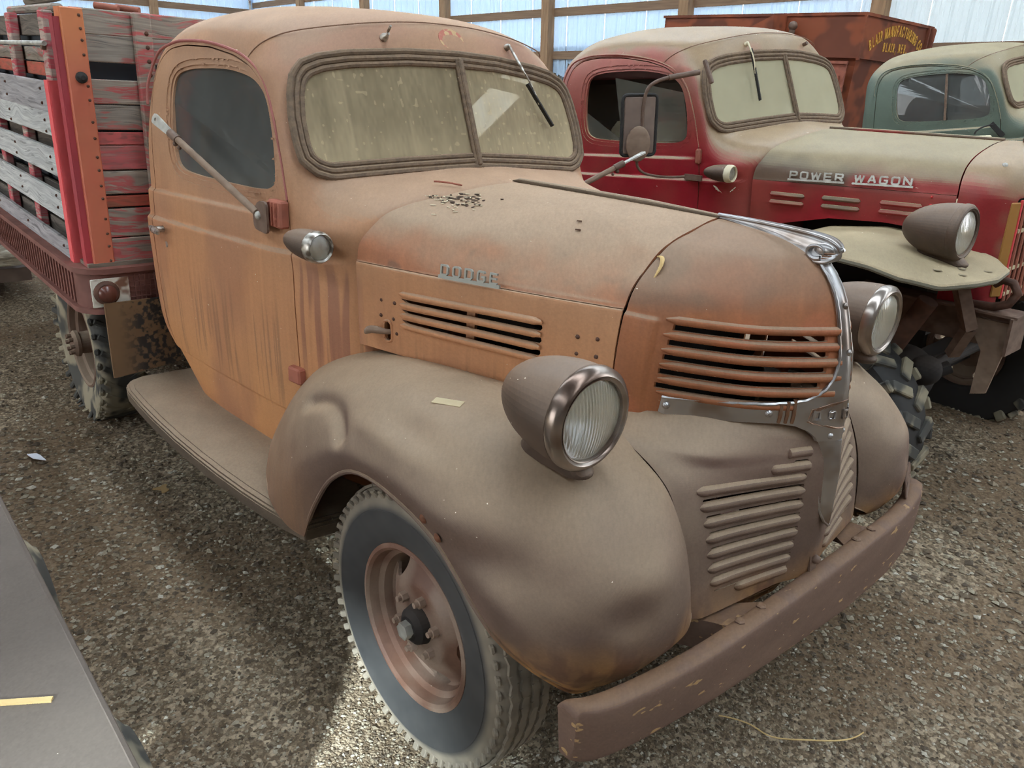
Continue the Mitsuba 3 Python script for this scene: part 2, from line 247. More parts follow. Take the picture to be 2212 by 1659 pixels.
wood('plank_red', G1, G2, S(176, 90, 88), .47); wood('plank_grey', S(160, 150, 138), S(112, 104, 96), S(160, 96, 90), .34); wood('plank_fresh', S(150, 110, 100), S(110, 70, 64), S(186, 92, 90), .72); wood('plank_faded', S(170, 120, 112), S(140, 92, 88), S(178, 92, 92), .6); wood('plank_rusty', S(160, 100, 78), S(120, 74, 60), S(168, 82, 66), .55)
wood('plank_dark', S(112, 102, 92), S(76, 70, 64)); wood('slat_grey', S(160, 156, 156), S(120, 116, 118)); wood('slat_pale', S(186, 186, 182), S(142, 142, 142)); wood('stake_red', S(176, 158, 146), S(132, 114, 106), S(170, 72, 80), .49); wood('wood_grey', S(130, 118, 104), S(90, 80, 70)); wood('wood_white', S(206, 198, 178), S(120, 104, 84), S(222, 216, 200), .56)
mat('angle_orange', lambda p, n, uv: mix(mix(S(196, 98, 78), S(188, 114, 84), fbm(p.y * 10, p.z * 5, 0, 3)), S(206, 132, 78), smoothstep(1.6, 1.9, p.z) * .6), .55); mat('angle_red', S(224, 96, 98), .5); mat('angle_darkred', lambda p, n, uv: mix(S(150, 58, 66), S(172, 60, 66), noise(p.z * 4, 0, 0)), .55)
scene['skylight'] = {'type': 'principledthin', 'base_color': {'type': 'rgb', 'value': [.86, .88, .9]}, 'roughness': .6, 'diff_trans': 2.0}; mat('tarp', S(58, 64, 70), .8); mat('twig_brown', S(92, 70, 54), .9); mat('old_siding', lambda p, n, uv: mix(S(120, 118, 112), S(92, 90, 84), fbm(p.x * .8 + p.y * .8, p.z * .3, 0, 3)), .7)
mat('tape_pale', S(176, 160, 128), .8)
# red and green trucks
def red_fn(p, n, uv):
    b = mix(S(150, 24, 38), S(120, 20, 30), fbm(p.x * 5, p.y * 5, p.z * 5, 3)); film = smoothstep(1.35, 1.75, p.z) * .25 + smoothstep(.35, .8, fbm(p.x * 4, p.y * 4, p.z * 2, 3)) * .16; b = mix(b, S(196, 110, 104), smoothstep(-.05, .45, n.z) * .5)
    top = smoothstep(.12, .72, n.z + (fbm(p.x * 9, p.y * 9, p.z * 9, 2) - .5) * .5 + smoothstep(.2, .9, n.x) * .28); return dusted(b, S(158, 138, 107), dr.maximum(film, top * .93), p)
mat('red_paint', red_fn, .42)
def redhood_fn(p, n, uv):
    b = mix(mix(S(160, 40, 44), S(128, 30, 34), fbm(p.x * 6, p.y * 6, p.z * 6, 3)), S(80, 82, 66), smoothstep(.42, .58, fbm(p.x * 2.2 + 4, p.y * 2.2, p.z * 5 + 1, 3)) * .8); top = smoothstep(.2, .85, n.z + (fbm(p.x * 7, p.y * 7, p.z * 7, 3) - .5) * .5); b = mix(b, S(82, 80, 62), smoothstep(.25, .6, n.z) * .6); return dusted(b, S(152, 136, 105), top * .92 + .06, p)
mat('redhood_paint', redhood_fn, .5); mat('tan_fender', lambda p, n, uv: dusted(mix(S(130, 128, 112), S(96, 88, 72), fbm(p.x * 5, p.y * 5, p.z * 5, 3)), S(164, 147, 117), smoothstep(.3, .9, n.z + (fbm(p.x * 6, p.y * 6, 1, 3) - .5) * .5) * .95, p), .8)
def green_fn(p, n, uv):
    b = mix(S(84, 104, 92), S(66, 84, 76), fbm(p.x * 5, p.y * 5, p.z * 5, 3)); b = mix(b, S(126, 140, 128), smoothstep(.1, .5, n.z) * .5); top = smoothstep(.12, .70, n.z + (fbm(p.x * 5, p.y * 5, p.z * 5, 3) - .5) * .5 + smoothstep(.2, .9, n.x) * .25); return dusted(b, S(156, 142, 112), top * .92 + .12, p)
mat('green_paint', green_fn, .5); mat('pale_trim', S(176, 160, 128), .7); mat('mirror_back', lambda p, n, uv: mix(S(140, 122, 110), S(104, 86, 78), fbm(p.x * 14, p.y * 14, p.z * 14, 3)), .6, .2); mat('cream', S(206, 196, 168), .7); mat('gold_paint', S(160, 112, 56), .6); mat('red_flat', S(196, 60, 60), .6); mat('letter_white', S(206, 196, 178), .7); mat('letter_yellow', S(222, 168, 72), .7)
mat('wagon_rust', lambda p, n, uv: mix(mix(S(122, 66, 44), S(98, 54, 40), fbm(p.x * 3, p.y * 3, p.z * 3, 4)), S(162, 84, 50), smoothstep(.5, .66, fbm(p.x * 4 + 2, p.y * 4, p.z * 4, 3)) * .6), .75); mat('brown_panel', S(110, 72, 48), .8)
# building
scene['siding'] = {'type': 'principledthin', 'base_color': mikit.proc(lambda p, n, uv: mix(S(196, 220, 244), S(206, 216, 218), smoothstep(-5.5, -3.2, p.x)) * (.97 + .05 * noise(p.x * 2, p.y, p.z * .6))), 'roughness': .6, 'diff_trans': .34, 'spec_trans': 0.}
mat('stud_wood', lambda p, n, uv: mix(S(176, 142, 108), S(132, 102, 76), fbm(p.x * 30 + p.y * 30, 0, p.z * 3, 3)), .8); mat('purlin_wood', lambda p, n, uv: mix(S(150, 122, 96), S(116, 92, 74), fbm((p.x + p.y) * 3, 0, p.z * 60, 3)), .85); mat('roof_metal', S(150, 152, 152), .6); mat('wainscot', S(64, 66, 62), .85)
def floor_fn(p, n, uv):
    wx, wy_ = p.x + .006 * noise(p.x * 90, p.y * 90, 1.), p.y + .006 * noise(p.x * 90, p.y * 90, 2.); f1, f2, r1 = voronoi(wx * 120, wy_ * 120); g1, g2, r2 = voronoi(wx * 66 + 9, wy_ * 66)
    c = mix(S(104, 92, 77), S(160, 148, 130), r1 * r1) * (.74 + .26 * smoothstep(.0, .4, f2 - f1)); c = mix(c, mix(S(120, 108, 92), S(182, 172, 156), r2 * r2) * (.74 + .26 * smoothstep(.0, .4, g2 - g1)), smoothstep(.66, .72, r2))
    c = c * (.8 + .4 * noise(p.x * 420, p.y * 420, 3.)); dirt = smoothstep(.40, .64, fbm(p.x * 1.6, p.y * 1.6, 4, 4) + .14 * smoothstep(.4, 1.6, p.x + p.y * .35)); return mix(c, mix(S(98, 82, 66), S(124, 106, 86), r1), dirt * .75) * mi.Color3f(.92, .82, .70)  # dirt patches, plus painted shade: the bias darkens the ground ahead of the truck
def floor_bump(p, n, uv):
    f1, f2, r1 = voronoi(p.x * 120, p.y * 120); g1, g2, r2 = voronoi(p.x * 66 + 9, p.y * 66); return smoothstep(0, .5, f2 - f1) * .5 + r1 * .35 + smoothstep(0, .5, g2 - g1) * .6 * r2
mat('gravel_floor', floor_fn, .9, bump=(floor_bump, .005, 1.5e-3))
for k, c in enumerate([(122, 108, 90), (150, 138, 118), (96, 84, 70), (178, 170, 152), (206, 202, 190)]): mat(f'stone_{k}', S(*[q * a for q, a in zip(c, (.82, .80, .77))]), .85)
mat('trailer_dust', lambda p, n, uv: dusted(mix(S(90, 80, 74), S(68, 60, 56), fbm(p.x * 4, p.y * 4, 0, 3)), S(112, 101, 90), .30 + .35 * fbm(p.x * 3, p.y * 3, 2, 3), p, .2), .8); mat('tan_leaf', S(150, 122, 80), .8); mat('straw', S(196, 168, 116), .8); mat('litter_white', S(222, 226, 236), .7); mat('droppings', S(196, 186, 160), .8); mat('nest_dark', S(70, 56, 46), .9)
# ---------------------------------------------------------------- the shared cab (orange, red and green trucks wear the same one)
def cab_net():
    F = {}
    rows = [  # F0 centre front, F1, F2, F3 pillar, S4, S5, S6, S7 rear corner, R8, R9 centre rear
        [(-1.38, 0, 1.953), (-1.39, -.02, 1.953), (-1.40, -.03, 1.953), (-1.41, -.04, 1.953), (-1.43, -.045, 1.953), (-1.45, -.045, 1.953), (-1.47, -.04, 1.953), (-1.48, -.03, 1.953), (-1.49, -.02, 1.953), (-1.5, 0, 1.953)],
        [(-1.12, 0, 1.945), (-1.13, -.13, 1.944), (-1.18, -.25, 1.94), (-1.24, -.33, 1.936), (-1.35, -.37, 1.935), (-1.5, -.38, 1.937), (-1.66, -.37, 1.934), (-1.76, -.3, 1.932), (-1.8, -.15, 1.935), (-1.81, 0, 1.936)],
        [(-.985, 0, 1.918), (-1.005, -.2, 1.914), (-1.055, -.38, 1.90), (-1.14, -.50, 1.882), (-1.28, -.55, 1.874), (-1.5, -.565, 1.876), (-1.74, -.565, 1.872), (-1.88, -.49, 1.872), (-1.94, -.25, 1.88), (-1.95, 0, 1.882)],
        [(-.943, 0, 1.893), (-.968, -.23, 1.888), (-1.01, -.42, 1.868), (-1.075, -.555, 1.84), (-1.25, -.592, 1.828), (-1.5, -.606, 1.832), (-1.76, -.618, 1.83), (-1.93, -.55, 1.82), (-1.99, -.28, 1.83), (-2.0, 0, 1.83)],
        [(-.913, 0, 1.848), (-.945, -.25, 1.842), (-.982, -.47, 1.815), (-1.03, -.595, 1.775), (-1.22, -.612, 1.768), (-1.5, -.63, 1.775), (-1.78, -.655, 1.775), (-1.955, -.60, 1.77), (-2.02, -.30, 1.77), (-2.03, 0, 1.77)],
        [(-.885, 0, 1.785), (-.925, -.28, 1.777), (-.955, -.53, 1.745), (-.985, -.618, 1.70), (-1.18, -.630, 1.69), (-1.5, -.655, 1.69), (-1.80, -.684, 1.69), (-1.97, -.635, 1.69), (-2.04, -.31, 1.69), (-2.05, 0, 1.69)],
        [(-.832, 0, 1.655), (-.873, -.29, 1.647), (-.913, -.582, 1.62), (-.938, -.632, 1.585), (-1.15, -.645, 1.58), (-1.5, -.676, 1.58), (-1.81, -.704, 1.58), (-1.975, -.66, 1.58), (-2.05, -.31, 1.58), (-2.06, 0, 1.58)],
        [(-.783, 0, 1.535), (-.826, -.3, 1.525), (-.868, -.59, 1.50), (-.892, -.636, 1.47), (-1.12, -.656, 1.46), (-1.5, -.691, 1.46), (-1.82, -.718, 1.46), (-1.975, -.68, 1.46), (-2.05, -.32, 1.46), (-2.06, 0, 1.46)],
        [(-.752, 0, 1.461), (-.797, -.3, 1.443), (-.815, -.565, 1.415), (-.85, -.636, 1.37), (-1.1, -.658, 1.37), (-1.49, -.693, 1.37), (-1.82, -.721, 1.37), (-1.975, -.69, 1.37), (-2.05, -.32, 1.37), (-2.06, 0, 1.37)],
        [(-.66, 0, 1.447), (-.68, -.28, 1.430), (-.70, -.54, 1.385), (-.80, -.632, 1.30), (-1.08, -.660, 1.30), (-1.48, -.695, 1.30), (-1.82, -.722, 1.30), (-1.975, -.693, 1.30), (-2.05, -.32, 1.30), (-2.06, 0, 1.30)],
        [(-.566, 0, 1.437), (-.567, -.263, 1.413), (-.575, -.505, 1.367), (-.64, -.598, 1.275), (-1.05, -.66, 1.235), (-1.47, -.697, 1.235), (-1.82, -.724, 1.235), (-1.975, -.695, 1.235), (-2.05, -.32, 1.23), (-2.06, 0, 1.23)],
        [(-.562, 0, 1.35), (-.562, -.263, 1.33), (-.568, -.49, 1.27), (-.62, -.573, 1.20), (-1.03, -.655, 1.165), (-1.46, -.695, 1.165), (-1.82, -.726, 1.165), (-1.97, -.695, 1.165), (-2.05, -.32, 1.165), (-2.06, 0, 1.165)],
        [(-.562, 0, 1.0), (-.562, -.263, 1.0), (-.568, -.49, 1.0), (-.62, -.575, 1.0), (-1.03, -.655, 1.0), (-1.46, -.695, 1.0), (-1.82, -.724, 1.0), (-1.96, -.692, 1.0), (-2.04, -.32, 1.0), (-2.05, 0, 1.0)],
        [(-.562, 0, .75), (-.562, -.263, .75), (-.568, -.49, .75), (-.62, -.57, .75), (-1.03, -.645, .75), (-1.45, -.687, .75), (-1.80, -.714, .75), (-1.95, -.685, .75), (-2.03, -.32, .75), (-2.04, 0, .75)],
        [(-.562, 0, .6), (-.562, -.263, .6), (-.568, -.49, .6), (-.62, -.565, .6), (-1.03, -.635, .6), (-1.42, -.675, .6), (-1.72, -.692, .6), (-1.88, -.65, .6), (-1.97, -.32, .6), (-1.98, 0, .6)],
        [(-.562, 0, .44), (-.562, -.263, .44), (-.568, -.48, .44), (-.62, -.555, .44), (-1.03, -.618, .44), (-1.40, -.65, .44), (-1.66, -.655, .44), (-1.80, -.59, .44), (-1.88, -.3, .44), (-1.9, 0, .44)]]
    N = np.array(rows, float)
    ext = np.concatenate([N[:, 2:0:-1] * [1, -1, 1], N, N[:, -2:-4:-1] * [1, -1, 1]], 1)       # mirrored neighbours make the centre lines smooth
    d = np.linalg.norm(np.diff(ext, axis=1), axis=-1)[5:].mean(0); par = np.r_[0, np.cumsum(d ** .8)]; a, b = par[2] / par[-1], par[-3] / par[-1]
    G = spl(spl(ext, 260, 0), np.linspace(a, b, 130), 1, par)
    G[:, 0, 1] = G[:, -1, 1] = 0
    return G
def step(a, b, x): t = np.clip((x - a) / (b - a), 0, 1); return t * t * (3 - 2 * t)
half = cab_net()
G = np.concatenate([half, half[:, -2:0:-1] * [1, -1, 1]], 1)
keep = G.copy(); G = gaussian_filter1d(gaussian_filter1d(G, 4.0, axis=0, mode='nearest'), 2.5, axis=1, mode='wrap')
w = step(.0, .12, np.arange(len(G)) / len(G))[:, None, None]; G = keep * (1 - w) + G * w
n = normals_of(G, True)
if np.sum(n[60, :, :2] * (G[60, :, :2] - [-1.4, 0])) < 0: n = -n
# pressed beads of the body side: two ledges under the window and the sill line
x, y, z = G[..., 0], G[..., 1], G[..., 2]
sidef = step(.5, .8, np.abs(n[..., 1])) * step(.56, .62, np.abs(y))
zb = 1.2 + .04 * (x + .88)
up1 = step(.009, -.009, z - (zb + .105)) * step(-.86, -1.02, x)
low1 = step(.008, -.008, z - zb)
sill = step(.005, -.005, z - .635) * .007 * step(-.78, -.9, x)
G = G + n * (sidef * (.012 * up1 + .013 * low1 - sill))[..., None]
outer = loop_solid(G); inner = loop_solid(np.concatenate([(G - n * .022)[2:], (G - n * .022)[-1:] - [0, 0, .2]], 0))
OUT = man(outer); cabshell = OUT - man(inner)
def off_solid(d): return man(loop_solid(G - n * d))
door_o = fillet([(-.866, .44), (-.866, 1.0), (-.872, 1.18), (-.896, 1.355), (-.922, 1.46), (-.977, 1.60), (-1.07, 1.695), (-1.172, 1.742), (-1.293, 1.772), (-1.475, 1.794), (-1.661, 1.797), (-1.773, 1.782), (-1.845, 1.742), (-1.872, 1.66), (-1.862, 1.5), (-1.855, 1.2), (-1.852, 1.0), (-1.84, .75), (-1.78, .60), (-1.69, .44)], .03, 4)
win_o = rounded([(-.985, 1.422), (-1.002, 1.532), (-1.042, 1.625), (-1.096, 1.678), (-1.191, 1.710), (-1.349, 1.725), (-1.543, 1.720), (-1.655, 1.704), (-1.699, 1.668), (-1.703, 1.60), (-1.693, 1.50), (-1.678, 1.425), (-1.65, 1.382), (-1.58, 1.365), (-1.45, 1.362), (-1.319, 1.363), (-1.15, 1.366), (-1.055, 1.373), (-1.0, 1.389)], 90)
ws_glass = rounded([(-.012, 1.796), (-.19, 1.789), (-.415, 1.769), (-.507, 1.754), (-.547, 1.737), (-.567, 1.702), (-.574, 1.647), (-.577, 1.556), (-.566, 1.506), (-.536, 1.466), (-.485, 1.462), (-.312, 1.480), (-.1, 1.491), (-.012, 1.496), (-.012, 1.56), (-.012, 1.64), (-.012, 1.73)], 110)
ws_out = np.array([(-.0, 1.822), (-.193, 1.818), (-.40, 1.80), (-.495, 1.784), (-.555, 1.762), (-.590, 1.726), (-.608, 1.676), (-.621, 1.603), (-.622, 1.53), (-.615, 1.478), (-.575, 1.443), (-.527, 1.429), (-.402, 1.438), (-.252, 1.448), (0, 1.461)])
doorp = prism(door_o, -1.3, -.3, 'y'); doorp_in = prism(grow(door_o, -.0045), -1.3, -.3, 'y'); winp = prism(win_o, -1.3, -.3, 'y')
win_rec = prism(grow(win_o, .032), -1.3, -.3, 'y'); win_rec2 = prism(grow(win_o, .012), -1.3, -.3, 'y')
wsfull = np.vstack([ws_out, (ws_out * [-1, 1])[::-1]]); wsp = prism(grow(wsfull, -.02), -1.02, -.55, 'x')
M_ = np.diag([1., -1, 1, 1])[:3]
mir = lambda q: q.transform(M_)
rearwin = prism(fillet([(-.32, 1.42), (.32, 1.42), (.32, 1.66), (-.32, 1.66)], .07), -2.4, -1.9, 'x')
body = cabshell - doorp - mir(doorp) - wsp - rearwin
floor_cut = m3.Manifold.cube([1.3, 1.2, .5], True).translate([-1.25, 0, .3])
skin = cabshell ^ doorp_in
r1 = (OUT - off_solid(.004)) ^ win_rec; r2 = (OUT - off_solid(.009)) ^ win_rec2
door = skin - winp - r1 - r2
# the windshield plane (near half) and helpers
WA, WB, WC = np.array([-.90, 0, 1.822]), np.array([-.754, 0, 1.461]), np.array([-.835, -.594, 1.44])
WN = np.cross(WB - WA, WC - WA); WN /= np.linalg.norm(WN); WN = WN if WN[0] > 0 else -WN
def ws_pt(y, z, d=0.):
    """a point of the right pane's plane from y and z, d outwards"""
    x = WA[0] - (WN[1] * (y - WA[1]) + WN[2] * (z - WA[2])) / WN[0]
    return np.stack([x, y + 0. * z, z], -1) + np.asarray(d)[..., None] * WN
def pane(poly, f, t):
    """a thin flat pane with the outline poly on the surface f(a, b, offset)"""
    m = trimesh.creation.extrude_polygon(Polygon(poly), 1.0, engine='earcut'); q = m.vertices
    m.vertices = f(q[:, 0], q[:, 1], (q[:, 2] - .5) * t)
    if m.volume < 0: m.invert()
    return m
ws_edge = curve(ws_out, 70)
P_out = ws_pt(ws_edge[:, 0], ws_edge[:, 1])
def gasket_ring(off, r, d):
    g = np.array(Polygon(wsfull).buffer(-off, join_style=1).exterior.coords)[:-1]; q = LineString(np.vstack([g, g[:1]])); s = [q.interpolate(t, normalized=True) for t in np.linspace(0, 1, 160, endpoint=False)]
    a = np.array([(p.x, p.y) for p in s]); pts = ws_pt(-np.abs(a[:, 0]), a[:, 1], d); pts[:, 1] = np.where(a[:, 0] > 0, -pts[:, 1], pts[:, 1])
    pts = np.vstack([pts, pts[:2]]); return tube(pts, r, 8, cap=False)
gasket = cat(gasket_ring(.004, .011, .002), gasket_ring(.022, .010, .002))
ws_frame = gasket_ring(.039, .010, -.001)
divider = cat(beam(ws_pt(0., 1.80, .004), ws_pt(0., 1.465, .004), .034, .014, up=(1, 0, 0), bev=.004), beam(ws_pt(0., 1.80, .012), ws_pt(0., 1.465, .012), .016, .012, up=(1, 0, 0), bev=.004))
pane_r = pane(ws_glass, lambda a, b, d: ws_pt(a, b, d - .004), .004)
def side_pt(a, b, d):
    """the window's surface in the door skin"""
    k = np.interp(b, [1.2, 1.4, 1.6, 1.7, 1.8], [0, .005, .02, .04, .075])
    y0 = -(.638 + .09 * (-.877 - a)) + k + .017
    return np.stack([a, y0 - d, b], -1)
pane_d = pane(grow(win_o, .006), lambda a, b, d: side_pt(a, b, d - .002), .004)
visor_crease = None
CABP = dict(body=body, door=door, door_l=mir(door), gasket=gasket, frame=ws_frame, divider=divider, pane_r=pane_r, pane_l=mirror(pane_r), pane_d=pane_d, pane_dl=mirror(pane_d))
# ---------------------------------------------------------------- hood, nose, apron and fenders of the orange truck
def sym(P):
    """half net (first column on the centre line, y <= 0) to the whole width, left to right"""
    P = np.asarray(P, float); return np.concatenate([P[:, ::-1], (P * [1, -1, 1])[:, 1:]], 1)
hood_rows = [
    [(-.553, 0, 1.437), (-.554, -.15, 1.428), (-.555, -.263, 1.412), (-.557, -.40, 1.392), (-.563, -.49, 1.367), (-.572, -.545, 1.325), (-.590, -.575, 1.275), (-.597, -.578, 1.225), (-.597, -.574, 1.15), (-.597, -.57, 1.05), (-.597, -.565, .94)],
    [(-.29, 0, 1.443), (-.29, -.13, 1.433), (-.29, -.23, 1.415), (-.29, -.34, 1.386), (-.29, -.425, 1.348), (-.295, -.47, 1.30), (-.295, -.494, 1.26), (-.295, -.503, 1.232), (-.295, -.502, 1.15), (-.295, -.497, 1.06), (-.295, -.49, .965)],
    [(-.02, 0, 1.447), (-.02, -.12, 1.434), (-.02, -.20, 1.414), (-.02, -.28, 1.379), (-.02, -.345, 1.335), (-.02, -.388, 1.292), (-.02, -.413, 1.262), (-.02, -.425, 1.243), (-.02, -.428, 1.15), (-.02, -.425, 1.06), (-.02, -.418, .98)],
    [(.228, 0, 1.448), (.228, -.10, 1.427), (.228, -.175, 1.406), (.228, -.235, 1.378), (.228, -.288, 1.332), (.228, -.32, 1.298), (.228, -.334, 1.268), (.228, -.341, 1.25), (.228, -.350, 1.17), (.228, -.352, 1.08), (.228, -.344, .99)]]
HN = np.array(hood_rows, float)
Hf = net(sym(HN), 100, 231); nh = normals_of(Hf); nh = nh * np.sign(nh[50, 115, 2])
zs = 1.2238 + (Hf[..., 0] + .597) * .0327                                # the seam between hood top and side panel
Hf = Hf + nh * (.007 * step(.004, -.004, Hf[..., 2] - zs))[..., None]    # the side panel stands a little prouder
hshell = man(shell(Hf, .008, nh))
seam = prism([(-.9, .3), (.5, .3), (.5, 1.2238 + 1.097 * .0327), (-.9, 1.2238 - .303 * .0327)], -1, 1, 'y')
seamU = prism([(-.9, .3), (.5, .3), (.5, 1.2258 + 1.097 * .0327), (-.9, 1.2258 - .303 * .0327)], -1, 1, 'y')
sidecut = prism([(-.70, .60), (-.70, .965), (-.55, .968), (-.30, .972), (-.05, .975), (.3, .985), (.3, .6)], -1, 1, 'y')
hood_top = hshell - seamU
hood_side = (hshell ^ seam) - sidecut
near_half = m3.Manifold.cube([6, 3, 6], True).translate([0, -1.5, 0])
hood_side = hood_side ^ near_half
# side louvres: three slots between four ridges
def hood_y(x, z):
    """y of the near hood side at (x, z)"""
    k = (Hf[:, 115:, :]); c = k[..., 2].argmin  # nearest grid point, refined by averaging
    d = ((k[..., 0] - x) ** 2 + (k[..., 2] - z) ** 2); i = np.unravel_index(np.argmin(d), d.shape); s = 1 if k[0, -1, 1] > 0 else -1
    return -abs(k[i][1])
LV = [((-.435, 1.159), (.038, 1.181)), ((-.435, 1.127), (.038, 1.147)), ((-.435, 1.096), (.037, 1.113)), ((-.435, 1.065), (.036, 1.079))]
hs = hood_side
for (a, b) in LV[:3]:
    pts = [(a[0] + .012, a[1] - .012), (a[0] + .05, a[1] - .011), (b[0] - .004, b[1] - .010), (b[0] - .002, b[1] - .018), (b[0] - .008, b[1] - .026), (a[0] + .08, a[1] - .026), (a[0] + .03, a[1] - .021)]
    hs = hs - prism(pts, -1, -.2, 'y')
latch_c = (-.478, 1.036)
slot = fillet([(latch_c[0] - .012, latch_c[1] - .03), (latch_c[0] + .012, latch_c[1] - .03), (latch_c[0] + .012, latch_c[1] + .03), (latch_c[0] - .012, latch_c[1] + .03)], .011, 6)
hs = hs - prism(slot, -1, -.2, 'y')
slot2 = slot - np.array(latch_c) + np.array([.155, 1.045])
hs = hs - prism(slot2, -1, -.2, 'y')
hood_side = hs

# the nose: plan curves by height
NZ = np.array([(1.448, .0005, .235, .05), (1.443, .03, .33, .12), (1.435, .072, .41, .25), (1.421, .118, .472, .4), (1.394, .206, .530, .7), (1.344, .276, .574, .9), (1.298, .32, .598, 1), (1.25, .338, .614, 1), (1.19, .348, .631, 1), (1.1, .353, .646, 1), (1.05, .351, .651, 1), (.985, .345, .655, 1)])
plan_u = np.array([(0, 1.0), (.12, .968), (.25, .905), (.44, .775), (.645, .61), (.80, .41), (.92, .20), (.975, .08), (1, 0)])
plan_e = np.array([(0, 1.0), (.15, .99), (.38, .93), (.6, .81), (.79, .61), (.905, .41), (.972, .2), (.994, .08), (1, 0)])
rows = []
for z, ym, xc, w in NZ:
    q = plan_e * (1 - w) + plan_u * w
    rows.append([(.235 + (xc - .235) * a, -ym * b, z) for a, b in q[::-1]])
NG = net(sym(rows), 150, 230)
nn = normals_of(NG); nn = nn * np.sign(nn[110, 115, 0])
band = step(1.251, 1.239, NG[..., 2]) * step(.325, .306, NG[..., 0])
NG0 = NG.copy(); NG = NG + nn * (.008 * band)[..., None]
nsolid_o = man(loop_solid(np.concatenate([NG0, np.array([[.1, 0, 0]]) + NG0[:, ::-1] * [0, .98, 1] + 0], 1)))   # the nose as a solid (for trim)
nose = man(shell(NG, .007, nn))
BZ = [1.249, 1.213, 1.177, 1.141, 1.105, 1.072]
RX = [-.045, -.045, -.05, -.062, -.10]
for k in range(5):
    z0 = BZ[k] - .024; bx = prism(fillet([(-.5, z0), (RX[k], z0), (RX[k], z0 + .0135), (-.5, z0 + .0135)], .006, 4), .348 - .004 * k, 1.0, 'x')
    nose = nose - bx - mir(bx)
nose = nose - prism([(-.312, .9), (.312, .9), (.312, 1.024), (.2, 1.034), (.118, 1.030), (-.118, 1.030), (-.2, 1.034), (-.312, 1.024)], .3, 1, 'x')
def nose_plan(z, n=60, t0=0., t1=1., off=0.):
    """near half plan curve of the nose at height z, from the band to the centre"""
    ym, xc = np.interp(-z, -NZ[:, 0], NZ[:, 1]), np.interp(-z, -NZ[:, 0], NZ[:, 2])
    q = spl(plan_u, n, 0); q = q[(q[:, 0] >= t0) & (q[:, 0] <= t1)]
    p = np.stack([.235 + (xc - .235) * q[:, 0], -ym * q[:, 1], np.full(len(q), z)], 1)
    t = np.gradient(p, axis=0); nrm = np.stack([-t[:, 1], t[:, 0], 0 * t[:, 0]], 1); nrm /= np.linalg.norm(nrm, axis=1, keepdims=True)
    nrm *= np.sign(nrm[:, :1]); return p + nrm * off
# chrome: cut out of a thin skin over the nose, in front view (y, z)
skin_o = man(shell(NG0 + nn * .009, .0075, nn))
cpoly = np.array([(0, 1.43), (-.017, 1.43), (-.019, 1.36), (-.021, 1.29), (-.022, 1.24), (-.025, 1.19), (-.033, 1.155), (-.048, 1.125), (-.072, 1.103), (-.105, 1.088), (-.15, 1.082), (-.2, 1.078), (-.26, 1.071), (-.313, 1.063), (-.313, 1.020), (-.26, 1.026), (-.2, 1.032), (-.15, 1.032), (-.115, 1.026), (-.085, 1.012), (-.066, .995), (-.055, .975), (0, .975)])
full = np.vstack([cpoly, (cpoly * [-1, 1])[::-1][1:-1]])
cpr = lambda ya, yb: prism(np.array(Polygon(cpoly).buffer(0).intersection(Polygon([(ya, .9), (yb, .9), (yb, 1.5), (ya, 1.5)])).exterior.coords)[:-1], .3, 1, 'x')
bar_r = skin_o ^ cpr(-.35, -.155)
crest = skin_o ^ prism(np.array(Polygon(full).buffer(0).intersection(Polygon([(-.155, .9), (.155, .9), (.155, 1.5), (-.155, 1.5)])).exterior.coords)[:-1], .3, 1, 'x')
edge_pts = cpoly[4:14]
def nose_x(y, z, off=0.):
    d = (NG0[..., 1] - y) ** 2 + (NG0[..., 2] - z) ** 2; i = np.unravel_index(np.argmin(d), d.shape); return NG0[i][0] + off
rim_c = curve(edge_pts, 50); rim_r = tube([(nose_x(a, b) + .008, a - .004, b) for a, b in rim_c], .0045, 6)
strip_c = curve([(-.019, 1.40), (-.0195, 1.36), (-.021, 1.29), (-.022, 1.24)], 20); strip_rim = tube([(nose_x(a, b) + .008, a, b) for a, b in strip_c], .0045, 6)

# the apron under the nose, with its V shaped grille
ap = [[(.22, -.345, .998), (.332, -.320, 1.018), (.457, -.246, 1.036), (.552, -.138, 1.036), (.612, -.055, 1.0), (.640, 0, .985)],
      [(.27, -.39, .993), (.385, -.36, .992), (.50, -.28, 1.0), (.582, -.15, .995), (.628, -.05, .975), (.65, 0, .965)],
      [(.325, -.425, .985), (.425, -.39, .975), (.525, -.30, .972), (.592, -.155, .965), (.635, -.05, .95), (.657, 0, .945)],
      [(.44, -.43, .94), (.485, -.385, .938), (.548, -.27, .936), (.605, -.14, .932), (.643, -.05, .92), (.662, 0, .92)],
      [(.50, -.425, .885), (.525, -.375, .885), (.565, -.26, .885), (.613, -.135, .88), (.648, -.05, .875), (.665, 0, .875)],
      [(.553, -.418, .77), (.566, -.37, .77), (.592, -.255, .775), (.628, -.13, .775), (.656, -.05, .775), (.669, 0, .775)],
      [(.580, -.412, .645), (.590, -.365, .65), (.608, -.255, .655), (.635, -.13, .66), (.656, -.05, .66), (.667, 0, .66)],
      [(.588, -.405, .60), (.600, -.365, .595), (.618, -.26, .60), (.638, -.13, .605), (.654, -.05, .60), (.663, 0, .60)]]
AN = np.array(ap, float)[:, ::-1]
AG = net(sym(AN), 90, 110); na = normals_of(AG); na = na * np.sign(na[60, 55, 0])
apron = man(shell(AG, .007, na))
def ap_pt(z, y, off=0.):
    d = ((AG[20:, :, 1] - y) ** 2 + (AG[20:, :, 2] - z) ** 2); i = np.unravel_index(np.argmin(d), d.shape); return AG[20:][i] + na[20:][i] * off
